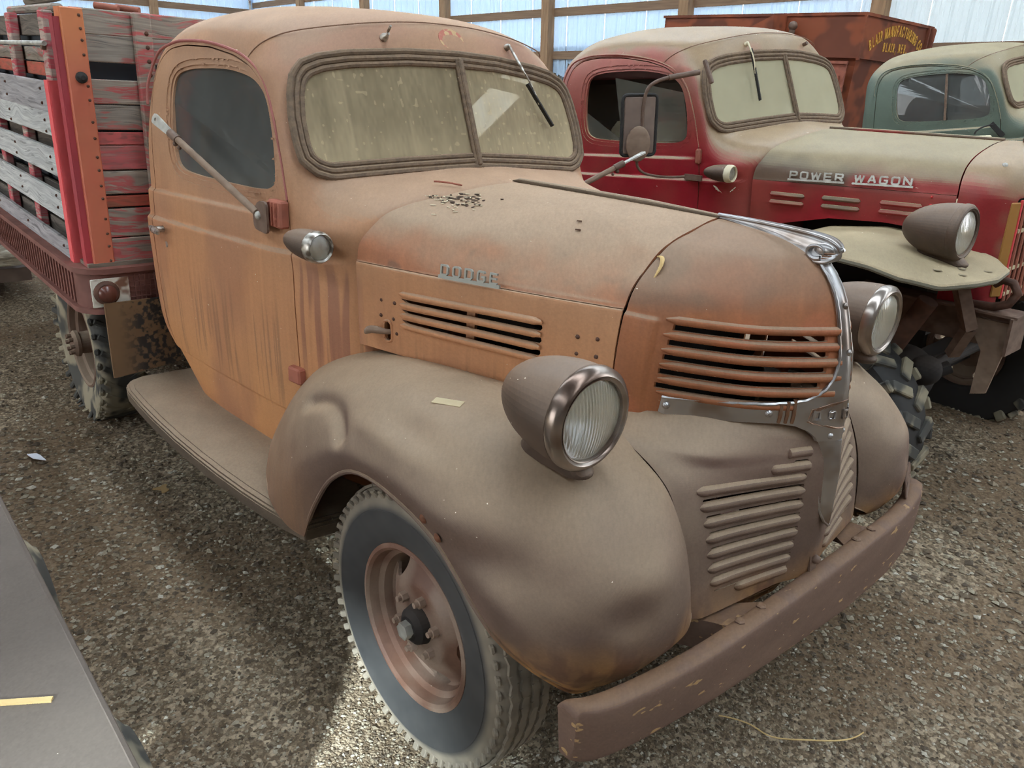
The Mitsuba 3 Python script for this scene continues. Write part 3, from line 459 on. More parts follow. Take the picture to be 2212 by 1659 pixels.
RIB = [(.957, -.13, -.058), (.922, -.175, -.062), (.893, -.375, -.065), (.857, -.372, -.066), (.820, -.368, -.068), (.783, -.366, -.07), (.746, -.364, -.073), (.710, -.362, -.077), (.674, -.355, -.08), (.640, -.27, -.083)]
ribs = []
for k, (z, ya, yb) in enumerate(RIB):
    if k < 9:
        zz = z - .0225; hh = (.0105, .0085, .012, .0085, .006, .0055, .0045, .004, .0035)[k]
        c = prism(fillet([(ya + .02, zz - hh / 2), (yb - .012, zz - hh / 2), (yb - .012, zz + hh / 2), (ya + .02, zz + hh / 2)], hh * .4, 3), .3, 1, 'x'); apron = apron - c - mir(c)
    ys = np.linspace(ya, yb, 26); p = gaussian_filter1d(np.array([ap_pt(z, yy, -.004) for yy in ys]), 1.5, axis=0, mode='nearest')
    p[:, 2] = z; r = .0135 * np.minimum(1, np.minimum(np.arange(26), 25 - np.arange(26)) / 2.5 + .35); ribs.append(tube(p, r, 10))
# pointed chrome blade on the prow under the badge
def prow(z): return np.interp(z, [.60, .66, .775, .875, .92, .945, .985], [.663, .667, .669, .665, .662, .657, .65])
bl = np.array([(.985, .052), (.965, .047), (.94, .040), (.90, .036), (.86, .033), (.82, .029), (.79, .022), (.765, .012), (.755, .002)])
zz = np.linspace(.985, .755, 40); hw = np.interp(-zz, -bl[:, 0], bl[:, 1])
us = np.linspace(-1, 1, 25); BG = np.array([[(prow(z) + .017 - abs(u) ** 1.6 * w * .95, u * w, z) for u in us] for z, w in zip(zz, hw)])
nb = normals_of(BG); nb = nb * np.sign(nb[20, 12, 0]); blade = shell(BG, .004, nb)
blade_rim = cat(*[tube([(prow(z) + .018 - w * .95, s * w, z) for z, w in zip(zz, hw)], .004, 6) for s in (-1, 1)])

# the fender
FN = np.array([
    [(-1.10, -.54, .44), (-1.06, -.645, .45), (-.92, -.755, .45), (-.74, -.835, .45), (-.56, -.872, .45), (-.435, -.866, .455)],
    [(-1.04, -.53, .59), (-.99, -.62, .60), (-.87, -.735, .615), (-.70, -.82, .62), (-.50, -.876, .625), (-.345, -.862, .625)],
    [(-.90, -.50, .80), (-.83, -.60, .812), (-.70, -.72, .817), (-.545, -.81, .805), (-.385, -.872, .765), (-.262, -.86, .733)],
    [(-.64, -.46, .92), (-.58, -.56, .94), (-.46, -.68, .942), (-.34, -.795, .912), (-.23, -.867, .85), (-.14, -.86, .806)],
    [(-.30, -.42, .955), (-.25, -.53, .992), (-.17, -.66, 1.004), (-.09, -.785, .967), (-.02, -.866, .89), (.03, -.86, .816)],
    [(.06, -.37, .97), (.10, -.50, 1.008), (.15, -.645, 1.014), (.19, -.775, .97), (.205, -.862, .87), (.20, -.858, .765)],
    [(.26, -.36, .985), (.315, -.48, .995), (.36, -.61, .99), (.395, -.745, .925), (.375, -.85, .80), (.335, -.85, .67)],
    [(.40, -.43, .955), (.47, -.515, .945), (.525, -.625, .895), (.55, -.735, .81), (.50, -.825, .69), (.42, -.79, .565)],
    [(.498, -.425, .885), (.563, -.505, .855), (.612, -.60, .785), (.618, -.685, .70), (.565, -.745, .595), (.475, -.715, .495)],
    [(.552, -.418, .775), (.607, -.485, .745), (.638, -.555, .69), (.628, -.62, .625), (.57, -.66, .54), (.495, -.655, .465)],
    [(.577, -.412, .68), (.610, -.455, .66), (.625, -.505, .625), (.612, -.55, .585), (.575, -.58, .535), (.53, -.59, .50)],
    [(.588, -.405, .61), (.600, -.425, .60), (.605, -.45, .587), (.597, -.475, .575), (.582, -.49, .562), (.56, -.505, .55)]], float)
FG = net(FN, 280, 170)
FG = gaussian_filter1d(gaussian_filter1d(FG, 4.5, axis=0, mode='nearest'), 3.2, axis=1, mode='nearest')
nf = normals_of(FG); nf = nf * np.sign(nf[150, 64, 2])
# dents: a crease on the rear shoulder and a shallow knock on the front
def bump(c, r, d):
    q = (FG - c) / r; return d * np.exp(-(q ** 2).sum(-1))
cr = curve([(-.52, -.80, .86), (-.42, -.80, .90), (-.33, -.82, .91), (-.24, -.85, .87)], 60)
from scipy.spatial import cKDTree
dd = cKDTree(cr).query(FG.reshape(-1, 3))[0].reshape(FG.shape[:2])
dent = .022 * np.exp(-(dd / .028) ** 2) + bump((.33, -.83, .80), (.11, .09, .05), .020) - bump((.28, -.84, .86), (.13, .09, .05), .010) + bump((.60, -.66, .72), (.05, .06, .05), .016) - bump((.62, -.6, .80), (.08, .08, .04), .008) + bump((.0, -.8, .97), (.12, .05, .04), .012) - bump((-.05, -.84, .93), (.2, .04, .03), .008) \
    + .012 * (meshkit.fbm(FG * 5.0, 3, 3) - .5)
dent[[0, -1]] = 0
FG = FG - nf * dent[..., None]
nf = normals_of(FG); nf = nf * np.sign(nf[150, 64, 2])
fender = shell(FG, .006, nf)
fender_bead = tube(FG[12:-6:2, -1], .007, 8)
fender_l = mirror(shell(FG, .006, nf)); fender_bead_l = mirror(fender_bead)
# ---------------------------------------------------------------- wheels, lamps, lettering (shared builders)
def tyre_mesh(R, rim, W, lug, n=120, flat=None):
    s = W / 2
    prof = [(-s * .62, rim - .004), (-s * .80, rim + .012), (-s * .97, rim + (R - rim) * .42), (-s * 1.0, rim + (R - rim) * .6), (-s * .93, R - .032), (-s * .80, R - .010), (-s * .60, R - .002), (0, R), (s * .60, R - .002), (s * .80, R - .010), (s * .93, R - .032), (s * 1.0, rim + (R - rim) * .6), (s * .97, rim + (R - rim) * .42), (s * .80, rim + .012), (s * .62, rim - .004), (0, rim - .006)]
    if lug == 'road': prof[2:4] = [(-s * .90, rim + (R - rim) * .28), (-s * .915, rim + (R - rim) * .30), (-s * .97, rim + (R - rim) * .46), (-s * .995, rim + (R - rim) * .60), (-s * 1.01, rim + (R - rim) * .615), (-s * 1.01, rim + (R - rim) * .635), (-s * .985, rim + (R - rim) * .645)]
    m = ring_lathe([(a, b - (.012 if lug == 'cleat' and b > R - .02 else .0)) for a, b in prof], n, 'y')
    return m
def squash(m, flat, bulge=.25):
    """flatten the tyre below z = flat (it stands on the ground), bulging the walls"""
    m = m.copy(); v = m.vertices; d = np.clip(flat - v[:, 2], 0, None)
    v[:, 1] += np.sign(v[:, 1]) * d * bulge; v[:, 0] *= 1 + d * .6; v[:, 2] = np.where(d > 0, flat - .06 * d, v[:, 2]); m.vertices = v; return m
def shoulder_bars(R, W, n, ln, th, dep):
    out = []
    for k in range(n):
        a = 2 * math.pi * k / n
        for s in (-1, 1):
            b = box((0, s * W * .447, R - .027), (th, .012, ln), bev=.003); b.apply_transform(rot([1, 0, 0], -s * 28, (0, s * W * .455, R - .022))); b.apply_transform(rot([0, 1, 0], math.degrees(a) + (s * 1.5))); out.append(b)
    return cat(*out)
def tread_ribs(R, W, n=96):
    out = []
    for u in (-.30, -.12, .06, .24):
        pts = [((R - .001) * math.sin(2 * math.pi * k / n), W * (u + (.018 if k % 2 else -.018)), (R - .001) * math.cos(2 * math.pi * k / n)) for k in range(n)]
        p = np.array(pts); t = np.roll(p, -1, 0)
        for a, b in zip(p, t):
            c = (a + b) / 2; ang = math.degrees(math.atan2(c[0], c[2])); q = box((0, c[1], R + .0015), (np.linalg.norm(b - a) * 1.06, W * .115, .008)); q.apply_transform(rot([0, 0, 1], math.degrees(math.atan2((b - a)[1], np.hypot(*(b - a)[[0, 2]])))*1, (0, c[1], R))); q.apply_transform(rot([0, 1, 0], ang)); out.append(q)
    return cat(*out)
def cleats(R, W, n, h=.022, w=.036):
    """chevron bars of a mud tyre, and their shoulders"""
    out = []
    for k in range(n):
        for s in (-1, 1):
            a = 360 * (k + (.5 if s > 0 else 0)) / n
            b = box((0, 0, 0), (w, W * .52, h), bev=.005); b.apply_transform(rot([0, 0, 1], s * 32)); b.apply_translation((s * .0, s * W * .23, R - h * .42)); b.apply_transform(rot([0, 1, 0], a)); out.append(b)
            c = box((0, s * W * .475, R - .035), (w * 1.1, .022, .06), bev=.006); c.apply_transform(rot([1, 0, 0], -s * 20, (0, s * W * .475, R - .035))); c.apply_transform(rot([0, 1, 0], a + s * 4.5)); out.append(c)
    return cat(*out)
def rim_mesh(r, W, off, holes=5, phase=0.):
    """pressed disc wheel, outer face at -y; off = how far the disc sits behind the flange"""
    s = W / 2 * .72; f = -s
    prof = [(f, r + .012), (f - .008, r + .010), (f - .011, r - .002), (f - .004, r - .010), (f + .022, r - .016), (f + .032, r - .030), (f + .05, r - .034), (s - .02, r - .034), (s, r + .012), (s - .012, r - .016), (s - .03, r - .026), (f + .05, r - .026), (f + .03, r - .020), (f + .012, r - .002)]
    ring = ring_lathe(prof, 72, 'y')
    d0 = f + off
    dp = [(d0, 0), (d0, .105), (d0 + .004, .118), (d0 + .040, .172), (d0 + .046, .182), (d0 + .036, r - .03), (d0 + .046, r - .03), (d0 + .056, .184), (d0 + .050, .170), (d0 + .014, .120), (d0 + .010, .105), (d0 + .010, 0)]
    disc = man(lathe(dp, 80, 'y'))
    for k in range(holes):
        a = 2 * math.pi * k / holes + phase; c = m3.Manifold.cylinder(.3, .026, .026, 20, True).scale([1.75, 1, 1]).rotate([90, 0, 0]).translate([0, 0, .166]).rotate([0, math.degrees(a), 0]); disc = disc - c
    return ring, tm(disc), d0
def lens_mesh(r, bulge, flute=.0011, nf=21):
    k_ = 1 if r > .06 else .5; rr = np.linspace(0, 1, int(56 * k_))[1:]; an = np.arange(int(280 * k_)) * 2 * np.pi / int(280 * k_)
    def face(x0, b, fl):
        y = r * rr[:, None] * np.cos(an); z = r * rr[:, None] * np.sin(an); x = x0 + b * (1 - rr[:, None] ** 2) + 0 * y; x = x + fl * np.sin(y / r * nf * np.pi) * (np.abs(z) < .93 * r) * (rr[:, None] < .94); return np.stack([x, y, z], 2)
    A = face(.0, bulge, flute)[::-1]; B = face(-.004, bulge * .9, 0)
    return loop_solid(np.concatenate([A[::-1], B[::-1]], 0) if False else np.concatenate([B, A], 0))
def headlamp(parent, c, R, L, m_shell, m_rim, yaw=0., name='headlamp', tw=None, foot=None, squat=1.0, label=None):
    """bullet lamp: centre of the lens plane c, lens radius R, shell length L (towards -x)"""
    r = R * 1.24; X = np.eye(4); X = trimesh.transformations.translation_matrix(c) @ rot([0, 0, 1], yaw)
    q = np.linspace(0, 1, 26)
    prof = [(-L, 0)] + [(-L + L * .96 * t, r * math.sin(math.acos(max(0, 1 - t)) ) ** .86 if t > 0 else 0.001) for t in q[1:]]
    prof = [(-L, 0)] + [(-L + L * .93 * t, r * 1.01 * (1 - (1 - t) ** 2.1) ** .52) for t in q[1:]] + [(-.012, r * .98), (-.02, 0)]
    s = man(lathe(prof, 56)) - man(lathe([(-.06, 0), (-.06, R * .8), (.05, R * .98), (.05, 0)], 40))
    if foot is not None:
        ft = np.array(foot) - np.array(c)
        pts = [trimesh.creation.icosphere(2, 1).vertices * [.05, .035, .02] + ft + [dx, 0, 0] for dx in (-.045, .06)] + [trimesh.creation.icosphere(2, 1).vertices * [.07, .05, .04] + [-.09, 0, -r * .62]]
        s = s + man(trimesh.convex.convex_hull(np.vstack(pts)))
    sh = tm(s); sh.apply_transform(X)
    rim = ring_lathe([(-.016, r * 1.0), (-.006, r * 1.035), (.008, r * 1.02), (.017, r * .95), (.020, r * .88), (.016, R * 1.02), (.010, R * .985), (.0, R * .985), (-.01, R * 1.0)], 72); rim.apply_transform(X)
    rim2 = ring_lathe([(.012, R * 1.03), (.017, R * 1.015), (.016, R * .985), (.008, R * .975), (.004, R * .99)], 64); rim2.apply_transform(X)
    ln = lens_mesh(R * .985, R * .20); ln.apply_translation((.008, 0, 0)); ln.apply_transform(X)
    t = np.linspace(0, 1, 16); bowl = lathe([(-.055 + .05 * a * a, R * .97 * a) for a in t] + [(-.008, R * .97), (-.012, R * .97)] + [(-.06 + .05 * a * a, R * .95 * a) for a in t[::-1]], 48); bowl.apply_transform(X)
    h = obj(name, sh, m_shell, parent, 30, label=label, tw=tw)
    kids = [('rim', cat(rim, rim2), m_rim), ('reflector', bowl, 'reflector'), ('lens', ln, 'lamp_glass')]
    for n_, m_, b_ in kids: obj(n_, m_, b_, h, 40 if n_ != 'lens' else True, tw=tw)
    return h
STROKES = dict(D=[[(0, 0), (0, 1), (.78, 1), (1, .82), (1, .18), (.78, 0), (0, 0)]], O=[[(.15, 0), (0, .15), (0, .85), (.15, 1), (.85, 1), (1, .85), (1, .15), (.85, 0), (.15, 0)]],
               G=[[(1, .86), (.88, 1), (.12, 1), (0, .86), (0, .14), (.12, 0), (.88, 0), (1, .14), (1, .48), (.55, .48)]], E=[[(1, 1), (0, 1), (0, 0), (1, 0)], [(0, .5), (.9, .5)]], P=[[(0, 0), (0, 1), (.85, 1), (1, .86), (1, .56), (.85, .44), (0, .44)]],
               W=[[(0, 1), (.22, 0), (.5, .8), (.78, 0), (1, 1)]], R=[[(0, 0), (0, 1), (.85, 1), (1, .86), (1, .58), (.85, .46), (0, .46)], [(.5, .46), (1, 0)]], A=[[(0, 0), (.42, 1), (.58, 1), (1, 0)], [(.18, .36), (.82, .36)]], N=[[(0, 0), (0, 1), (1, 0), (1, 1)]])
def letter(ch, w, h, t, dep):
    g = None
    for s in STROKES[ch]:
        l = LineString([(a * (w - t) + t / 2, b * (h - t) + t / 2) for a, b in s]).buffer(t / 2, cap_style=2, join_style=2); g = l if g is None else g.union(l)
    return trimesh.creation.extrude_polygon(g, dep, engine='earcut')
def frame_on(o, xdir, nrm):
    xd = np.asarray(xdir, float) / np.linalg.norm(xdir); n_ = np.asarray(nrm, float); n_ = n_ - xd * (n_ @ xd); n_ /= np.linalg.norm(n_); M = np.eye(4); M[:3, 0], M[:3, 1], M[:3, 2], M[:3, 3] = xd, np.cross(n_, xd), n_, o; return M
def word(parent, name, txt, o, xdir, nrm, w, h, gap, t, mat, dep=.007, tw=None, label=None):
    """raised letters on a bar, along xdir"""
    M = frame_on(o, xdir, nrm); L = sum(w * (1.25 if c == 'W' else 1) + gap for c in txt)
    m = box((L / 2 - gap / 2, .004, dep / 2), (L - gap + .012, .009, dep)); m.apply_transform(M); k = obj(name, m, mat, parent, False, label, tw); x = 0
    for ch in txt:
        m = letter(ch, w * (1.25 if ch == 'W' else 1), h, t, dep); m.apply_translation((x, .008, 0)); m.apply_transform(M); obj('letter', m, mat, k, False, tw=tw); x += w * (1.25 if ch == 'W' else 1) + gap
    return k
def wiper(parent, piv, nrm, elbow, tip0, tip1, mat, tw=None, name='wiper', z0=None):
    piv, elbow, tip0, tip1 = map(np.asarray, (piv, elbow, tip0, tip1)); n_ = np.asarray(nrm, float)
    knob = lathe([(0, 0), (0, .012), (.014, .011), (.02, .006), (.02, 0)], 14, 'z'); knob.apply_transform(trimesh.geometry.align_vectors([0, 0, 1], n_)); knob.apply_translation(piv)
    arm = cat(knob, beam(piv + n_ * .018, elbow, .012, .006, up=n_, bev=.002), tube(curve([elbow, (elbow + tip0) / 2 + n_ * .006, tip0], 8), .0035, 6))
    w = obj(name, arm, mat, parent, 40, tw=tw)
    bl = cat(beam(tip0 - (tip1 - tip0) * .9, tip1, .004, .012, up=n_), beam(tip0 - (tip1 - tip0) * .9 + n_ * .007, tip1 + n_ * .007, .007, .004, up=n_))
    obj('blade', bl, 'darkrubber', w, False, tw=tw); return w

# ---------------------------------------------------------------- the orange stake-bed truck
TR = thing('stake_truck', 'old rusty orange truck with a wooden stake bed, nearest the camera', 'truck')
def O(n_, m, mt, sm=35, p=TR, label=None): return obj(n_, m, mt, p, sm, label)
cabk = O('cab', body, 'orange_paint')
dk = O('door', door, 'orange_paint')
dk2 = O('door', CABP['door_l'], 'orange_paint')
O('window_pane', pane_d, 'window_glass', False, dk); O('window_pane', CABP['pane_dl'], 'window_glass', False, dk2)
hb = O('handle', cat(tube([(-1.757, -.735, 1.13), (-1.757, -.775, 1.13)], .013, 12), moved(lathe([(-.058, 0), (-.056, .008), (-.02, .013), (.01, .014), (.04, .010), (.062, .009), (.064, 0)], 14, 'x'), (-1.752, -.782, 1.131), rot([0, 0, 1], -6))), 'chrome_dull', 40, dk, 'chrome door handle')
O('lock', lathe([(-.745, 0), (-.745, .012), (-.735, .015), (-.73, .015), (-.73, 0)], 16, 'y', (-1.741, 0, 1.073)), 'chrome_dull', 30, dk)
fr = O('windshield_frame', ws_frame, 'gasket_dusty', 40); O('gasket', gasket, 'gasket_dusty', 40, fr); O('centre_bar', divider, 'gasket_dusty', 30, fr)
O('windshield_pane', pane_r, 'windshield_glass', False); O('windshield_pane', CABP['pane_l'], 'windshield_glass', False)
def side_y(x_, z_): return float(-(.638 + .09 * (-.877 - x_)) + np.interp(z_, [1.2, 1.4, 1.6, 1.7, 1.8], [0, .005, .02, .04, .075]))
arch = [(-.90, 1.36), (-.934, 1.47), (-.985, 1.595), (-1.068, 1.70), (-1.172, 1.752), (-1.293, 1.783), (-1.475, 1.806), (-1.661, 1.809), (-1.778, 1.793), (-1.855, 1.75), (-1.884, 1.66), (-1.876, 1.58)]
drip = curve([(a, side_y(a, b) - .006, b) for a, b in arch], 60); O('drip_rail', tube(drip, .0052, 8), 'drip_red', 40, cabk, 'reddish drip rail over the door')
DRIP = drip
CREASE = np.array([(-1.193, -.611, 1.766), (-1.157, -.599, 1.797), (-1.111, -.580, 1.821), (-1.066, -.545, 1.842), (-1.03, -.50, 1.856), (-1.005, -.43, 1.870), (-.978, -.32, 1.888), (-.966, -.16, 1.905), (-.963, 0, 1.910)])
cr_full = np.vstack([curve(CREASE, 40), (curve(CREASE, 40) * [1, -1, 1])[::-1][1:]])
O('roof_seam', tube(cr_full, .0019, 6), 'seam_dust', 40, cabk)
O('wiper_shaft', cat(moved(lathe([(0, 0), (0, .014), (.012, .012), (.022, .006), (.034, .005), (.034, 0)], 14, 'x'), (-.951, -.26, 1.849), rot([0, 1, 0], -25)), tube([(-.93, -.26, 1.862), (-.905, -.262, 1.885)], .004, 8)), 'chrome_dull', 40)
wz = lambda y_, z_, d_=.02: ws_pt(-abs(y_), z_, d_) * [1, -np.sign(y_), 1]
wiper(TR, (-.956, .269, 1.855), (.88, .1, .45), wz(.305, 1.77, .03), wz(.372, 1.66, .022), wz(.43, 1.585, .02), 'chrome_dull')
dec = trimesh.creation.cylinder(1.0, .0015, sections=48); dec.vertices = dec.vertices * [.052, .037, 1]; dec.apply_transform(frame_on((-.927, -.005, 1.864), (0, 1, 0), (.87, 0, .5)))
O('roof_decal', dec, 'decal_red', False, TR, 'faded round red decal on the roof front')
# mirror arms on the hinge brackets
def mirror_arm(sgn):
    S = np.array([1, sgn, 1.])
    bk = box(np.array((-.925, .662, 1.315)) * S, (.075, .034, .085), rot([0, 0, 1], -6 * sgn), .006)
    pl = cat(*[box(np.array((-.93 + .02 * k, .681, 1.315)) * S, (.006, .010, .07)) for k in (-1, 0, 1)])
    k = O('mirror_bracket', cat(bk, pl), 'bracket_red', 30, TR, 'red hinge bracket with a bare mirror arm')
    p = prism(fillet([(-.045, -.045), (.05, -.05), (.05, .05), (.0, .05), (-.05, .012)], .02), 0, .008, 'z'); p = tm(p); M = frame_on(np.array((-.985, .690 if sgn < 0 else .69, 1.30)) * S, (1, 0, 0), (0, sgn, 0))
    if sgn > 0: M = frame_on(np.array((-.985, .69, 1.30)), (-1, 0, 0), (0, 1, 0))
    p.apply_transform(M); O('plate', p, 'steel_rusty', 30, k); O('pivot_bolt', lathe([(0, 0), (0, .016), (.008, .014), (.012, .006), (.012, 0)], 12, 'y', (0, 0, 0)) if False else moved(trimesh.creation.icosphere(2, .014), np.array((-.99, .697, 1.302)) * S), 'steel_pale', 40, k)
    a, b = np.array((-1.0, .70, 1.31)) * S, ARM_TIP[sgn]
    d_ = b - a; L = np.linalg.norm(d_); d_ = d_ / L; mid = a + d_ * (L * .80)
    O('arm', tube([a, a + d_ * .02, mid], .0115, 14), 'arm_dusty', 40, k); O('clamp', cat(tube([mid - d_ * .05, mid], .0145, 14), moved(trimesh.creation.icosphere(1, .009), mid - d_ * .03 - [0, 0, .022]), moved(trimesh.creation.icosphere(1, .007), mid - d_ * .055 - [0, 0, .024])), 'steel_rusty', 40, k)
    e = prism(fillet([(-.02, -.011), (.075, -.017), (.11, -.018), (.115, 0), (.11, .018), (.075, .017), (-.02, .011)], [.002, .01, .016, .01, .016, .01, .002], 6), -.003, .003, 'z') - m3.Manifold.cylinder(.1, .006, .006, 16, True).translate([.095, 0, 0])
    e = tm(e); e.apply_transform(frame_on(mid, d_, (0.3, sgn * .9, 0.2))); O('mirror_lug', e, 'steel_pale', 30, k, 'bright flattened end of the arm')
ARM_TIP = {-1: np.array([-1.595, -.80, 1.56]), 1: np.array([-.90, 1.02, 1.47])}
for sg in (-1, 1): mirror_arm(sg)
O('door_hinge', cat(box((-.872, -.648, .79), (.065, .035, .055), rot([0, 0, 1], 8), .006)), 'bracket_red', 30, dk)

# hood and nose
hk = O('hood', hood_top, 'hood_paint'); O('hood_hinge', tube([(-.575, 0, 1.439), (-.54, 0, 1.443), (-.29, 0, 1.448), (.0, 0, 1.452), (.232, 0, 1.452)], [.002, .009, .010, .010, .006], 12), 'board_dust', 40, hk)
sk = O('hood_side', hood_side, 'orange_paint'); sk2 = O('hood_side', mirror(hood_side), 'orange_paint')
def hy(x_, z_): return hood_y(x_, z_)
for (a, b) in LV:
    xs = np.linspace(a[0], b[0], 24); ys = gaussian_filter1d(np.array([hy(xx, a[1] + (b[1] - a[1]) * (xx - a[0]) / (b[0] - a[0])) for xx in xs]), 3, mode='nearest')
    pts = np.stack([xs, ys - .001, np.interp(xs, [a[0], b[0]], [a[1], b[1]])], 1); r_ = .0105 * np.minimum(1, np.minimum(np.arange(24) + .6, 23.6 - np.arange(24)) / 1.5)
    O('louvre', tube(pts, r_, 12), 'orange_paint', 40, sk)
O('louvre_stay', box((-.20, -.458, 1.115), (.028, .012, .13), rot([0, 0, 1], 15)), 'orange_paint', False, sk)
for (px, pz) in [(-.50, 1.127), (-.448, 1.128), (-.503, 1.08), (-.455, 1.078), (.132, 1.163), (.183, 1.168), (.133, 1.119), (.185, 1.123), (-.445, 1.035)]:
    O('rivet', rivet((px, hy(px, pz) + .001, pz), (.25, -.97, 0), .006, .005), 'rust_dark', 40, sk)
O('slot_rim', tube([tuple(q) for q in np.array([(a, hy(a, b), b) for a, b in np.vstack([grow(slot, .002), grow(slot, .002)[:1]])])], .0045, 6), 'orange_paint', 40, sk)
ly = hy(-.478, 1.036)
O('latch', tube(curve([(-.468, ly + .03, 1.031), (-.472, ly - .005, 1.036), (-.488, ly - .032, 1.042), (-.515, ly - .042, 1.037), (-.535, ly - .042, 1.022)], 14), [.008] * 5 + [.009, .010, .011, .0115, .012, .012, .011, .009, .005], 10), 'arm_dusty', 40, sk, 'dusty hood latch handle')
ns = O('nose', nose, 'nose_paint')
for s_ in (1, -1):
    for k in range(6):
        pl = nose_plan(BZ[k], 60, .25, (.985, .985, .985, .985, .97, .85)[k], .002) * [1, s_, 1]
        r_ = .0105 * np.minimum(1, (np.arange(len(pl)) + 1) / 4); O('grille_bar', tube(pl, r_, 10), 'nose_paint', 40, ns)
gk = O('chrome_crest', cat(crest, strip_rim, mirror(strip_rim), rim_r, mirror(rim_r)), 'chrome_worn', 30, TR, 'chrome centre strip and badge of the grille')
for s_ in (1, -1):
    br = tm(bar_r) if s_ > 0 else mirror(bar_r); bk = O('chrome_bar', br, 'chrome_worn', 30)
    for (yy, zz_) in [(.305, 1.044), (.163, 1.057)]:
        n_ = np.array([.6, -.8 * s_, 0]); O('bolt', rivet(np.array([nose_x(-yy, zz_) , -yy * s_, zz_]) + n_ * .010, n_, .010, .007), 'chrome_worn', 40, bk)
for k, yy in enumerate((-.149, -.136, -.123)):
    for s_ in (1, -1): O('badge_rib', tube([(nose_x(yy, z_) + .011, yy * s_, z_) for z_ in (1.082 + (k * .006), 1.055, 1.034)], .005, 8), 'chrome_copper', 40, gk)
for yy, zz_ in [(.0, 1.305), (.0, 1.20), (-.03, .998), (.03, .998)]: O('bolt', rivet((nose_x(yy, zz_) + .009, yy, zz_), (1, yy * 8, 0), .009, .006), 'chrome_worn', 40, gk)
bp_ = lambda a, b: np.array([nose_x(a, b) + .0115, a, b])
def badge_pt(u, v): return np.array([nose_x(u, v) + .013, u, v])
poly = Polygon([(-.092, 1.035), (-.085, 1.068), (-.04, 1.082), (0, 1.088), (.04, 1.082), (.085, 1.068), (.092, 1.035), (.03, 1.018), (-.03, 1.018)])
gx, gz = np.linspace(-.092, .092, 41), np.linspace(1.018, 1.088, 15)
def curved_plate(outline, d0, d1):
    m = trimesh.creation.extrude_polygon(Polygon(outline).segmentize(.006), 1, engine='earcut'); v = m.vertices.copy()
    m.vertices = np.array([[nose_x(a, b) + d0 + (d1 - d0) * c, a, b] for a, b, c in v]); 
    if m.volume < 0: m.invert()
    return m
pk = O('badge', curved_plate(np.array(poly.exterior.coords)[:-1], .007, .012), 'chrome_copper', False, gk, 'badge plate with raised letters')
for k, ch in enumerate('DODGE'):
    m = letter(ch, .018, .024, .0042, .003); v = m.vertices.copy(); v[:, 0] += -.082 + k * .0365; v[:, 1] += 1.041
    m.vertices = np.array([[nose_x(a, b) + .012 + c, a, b] for a, b, c in v]); m.invert() if m.volume < 0 else None; obj('badge_letter', m, 'chrome_worn', gk, False)
O('prow_blade', cat(blade, blade_rim), 'chrome_worn', 30)
# ram shaped hood ornament
oz = np.array([(.228, 1.455, .004), (.30, 1.456, .013), (.40, 1.456, .021), (.48, 1.454, .028), (.53, 1.449, .031), (.556, 1.440, .026), (.566, 1.425, .012)])
low = np.array([(.228, 1.449), (.30, 1.444), (.40, 1.427), (.48, 1.398), (.53, 1.392), (.556, 1.402), (.566, 1.418)])
tt = np.linspace(0, 1, 40); oc = spl(oz, 40); lc = spl(np.column_stack([low, low[:, 0] * 0]), 40)
OG = []
for (x_, zt, w_), (_, zb_, _) in zip(oc, lc):
    hgt = zt - zb_; OG.append([(x_, 0, zt), (x_, -w_ * .35, zt - .001), (x_, -w_ * .55, zt - hgt * .18), (x_, -w_ * .6, zt - hgt * .5), (x_, -w_ * .85, zb_ + hgt * .12), (x_, -w_ * .8, zb_), (x_, 0, zb_), (x_, w_ * .8, zb_), (x_, w_ * .85, zb_ + hgt * .12), (x_, w_ * .6, zt - hgt * .5), (x_, w_ * .55, zt - hgt * .18), (x_, w_ * .35, zt - .001)])
OG = np.array(OG); OG = np.stack([rounded(r_, 36) for r_ in OG])
ok = O('ornament', loop_solid(OG), 'chrome_worn', 40, TR, "chrome ram's head ornament on the nose")
orl = [np.array([(a[0], s_ * a[2] * .40, a[1] + .001) for a in oc] + [(.572, 0, 1.43)]) for s_ in (-1, 1)]
O('spear_edge', cat(*[tube(q, .005, 8) for q in orl], tube([(oc[i][0], 0, oc[i][1] + .002) for i in range(2, 39)], .004, 8)), 'chrome_worn', 40, ok)
for s_ in (-1, 1):
    hc = np.array([.520, s_ * .020, 1.419]); a = np.linspace(-2.2, 3.4, 40)
    O('horn', cat(tube(np.stack([hc[0] - .021 * np.cos(a) * (1 - .04 * a), hc[1] + 0 * a + s_ * .006, hc[2] + .015 * np.sin(a) * (1 - .04 * a)], 1), np.linspace(.0065, .0025, 40), 8), moved(trimesh.creation.icosphere(3, 1), (.535, s_ * .012, 1.425), s=1) if False else moved(trimesh.creation.icosphere(3, .02), (.532, s_ * .010, 1.424), None, (1.35, .7, .95))), 'chrome_worn', 40, ok)
    for j in range(3): O('nose_line', tube([(.535, s_ * .0245, 1.418 - .006 * j), (.550, s_ * .021, 1.419 - .006 * j), (.561, s_ * .012, 1.42 - .005 * j)], .0018, 6), 'chrome_copper', 40, ok)
# hood lettering
word(TR, 'hood_emblem', 'DODGE', (-.274, -.511, 1.2375), (.188, .050, .0065), (.26, -.95, .10), .026, .030, .0145, .0050, 'emblem_grey', label='raised grey letters on the hood side')
# engine bay
O('radiator', box((.17, 0, .92), (.05, .54, .74), None, .01), 'black_iron', False); O('engine', cat(box((-.22, 0, .9), (.62, .34, .5), None, .05), box((-.2, 0, 1.22), (.5, .2, .12), None, .03), box((-.25, -.22, 1.0), (.4, .12, .16), None, .04)), 'black_iron', False)
for s_ in (-1, 1): O('inner_wing', box((-.15, s_ * .36, .86), (.75, .012, .30)), 'black_iron', False)

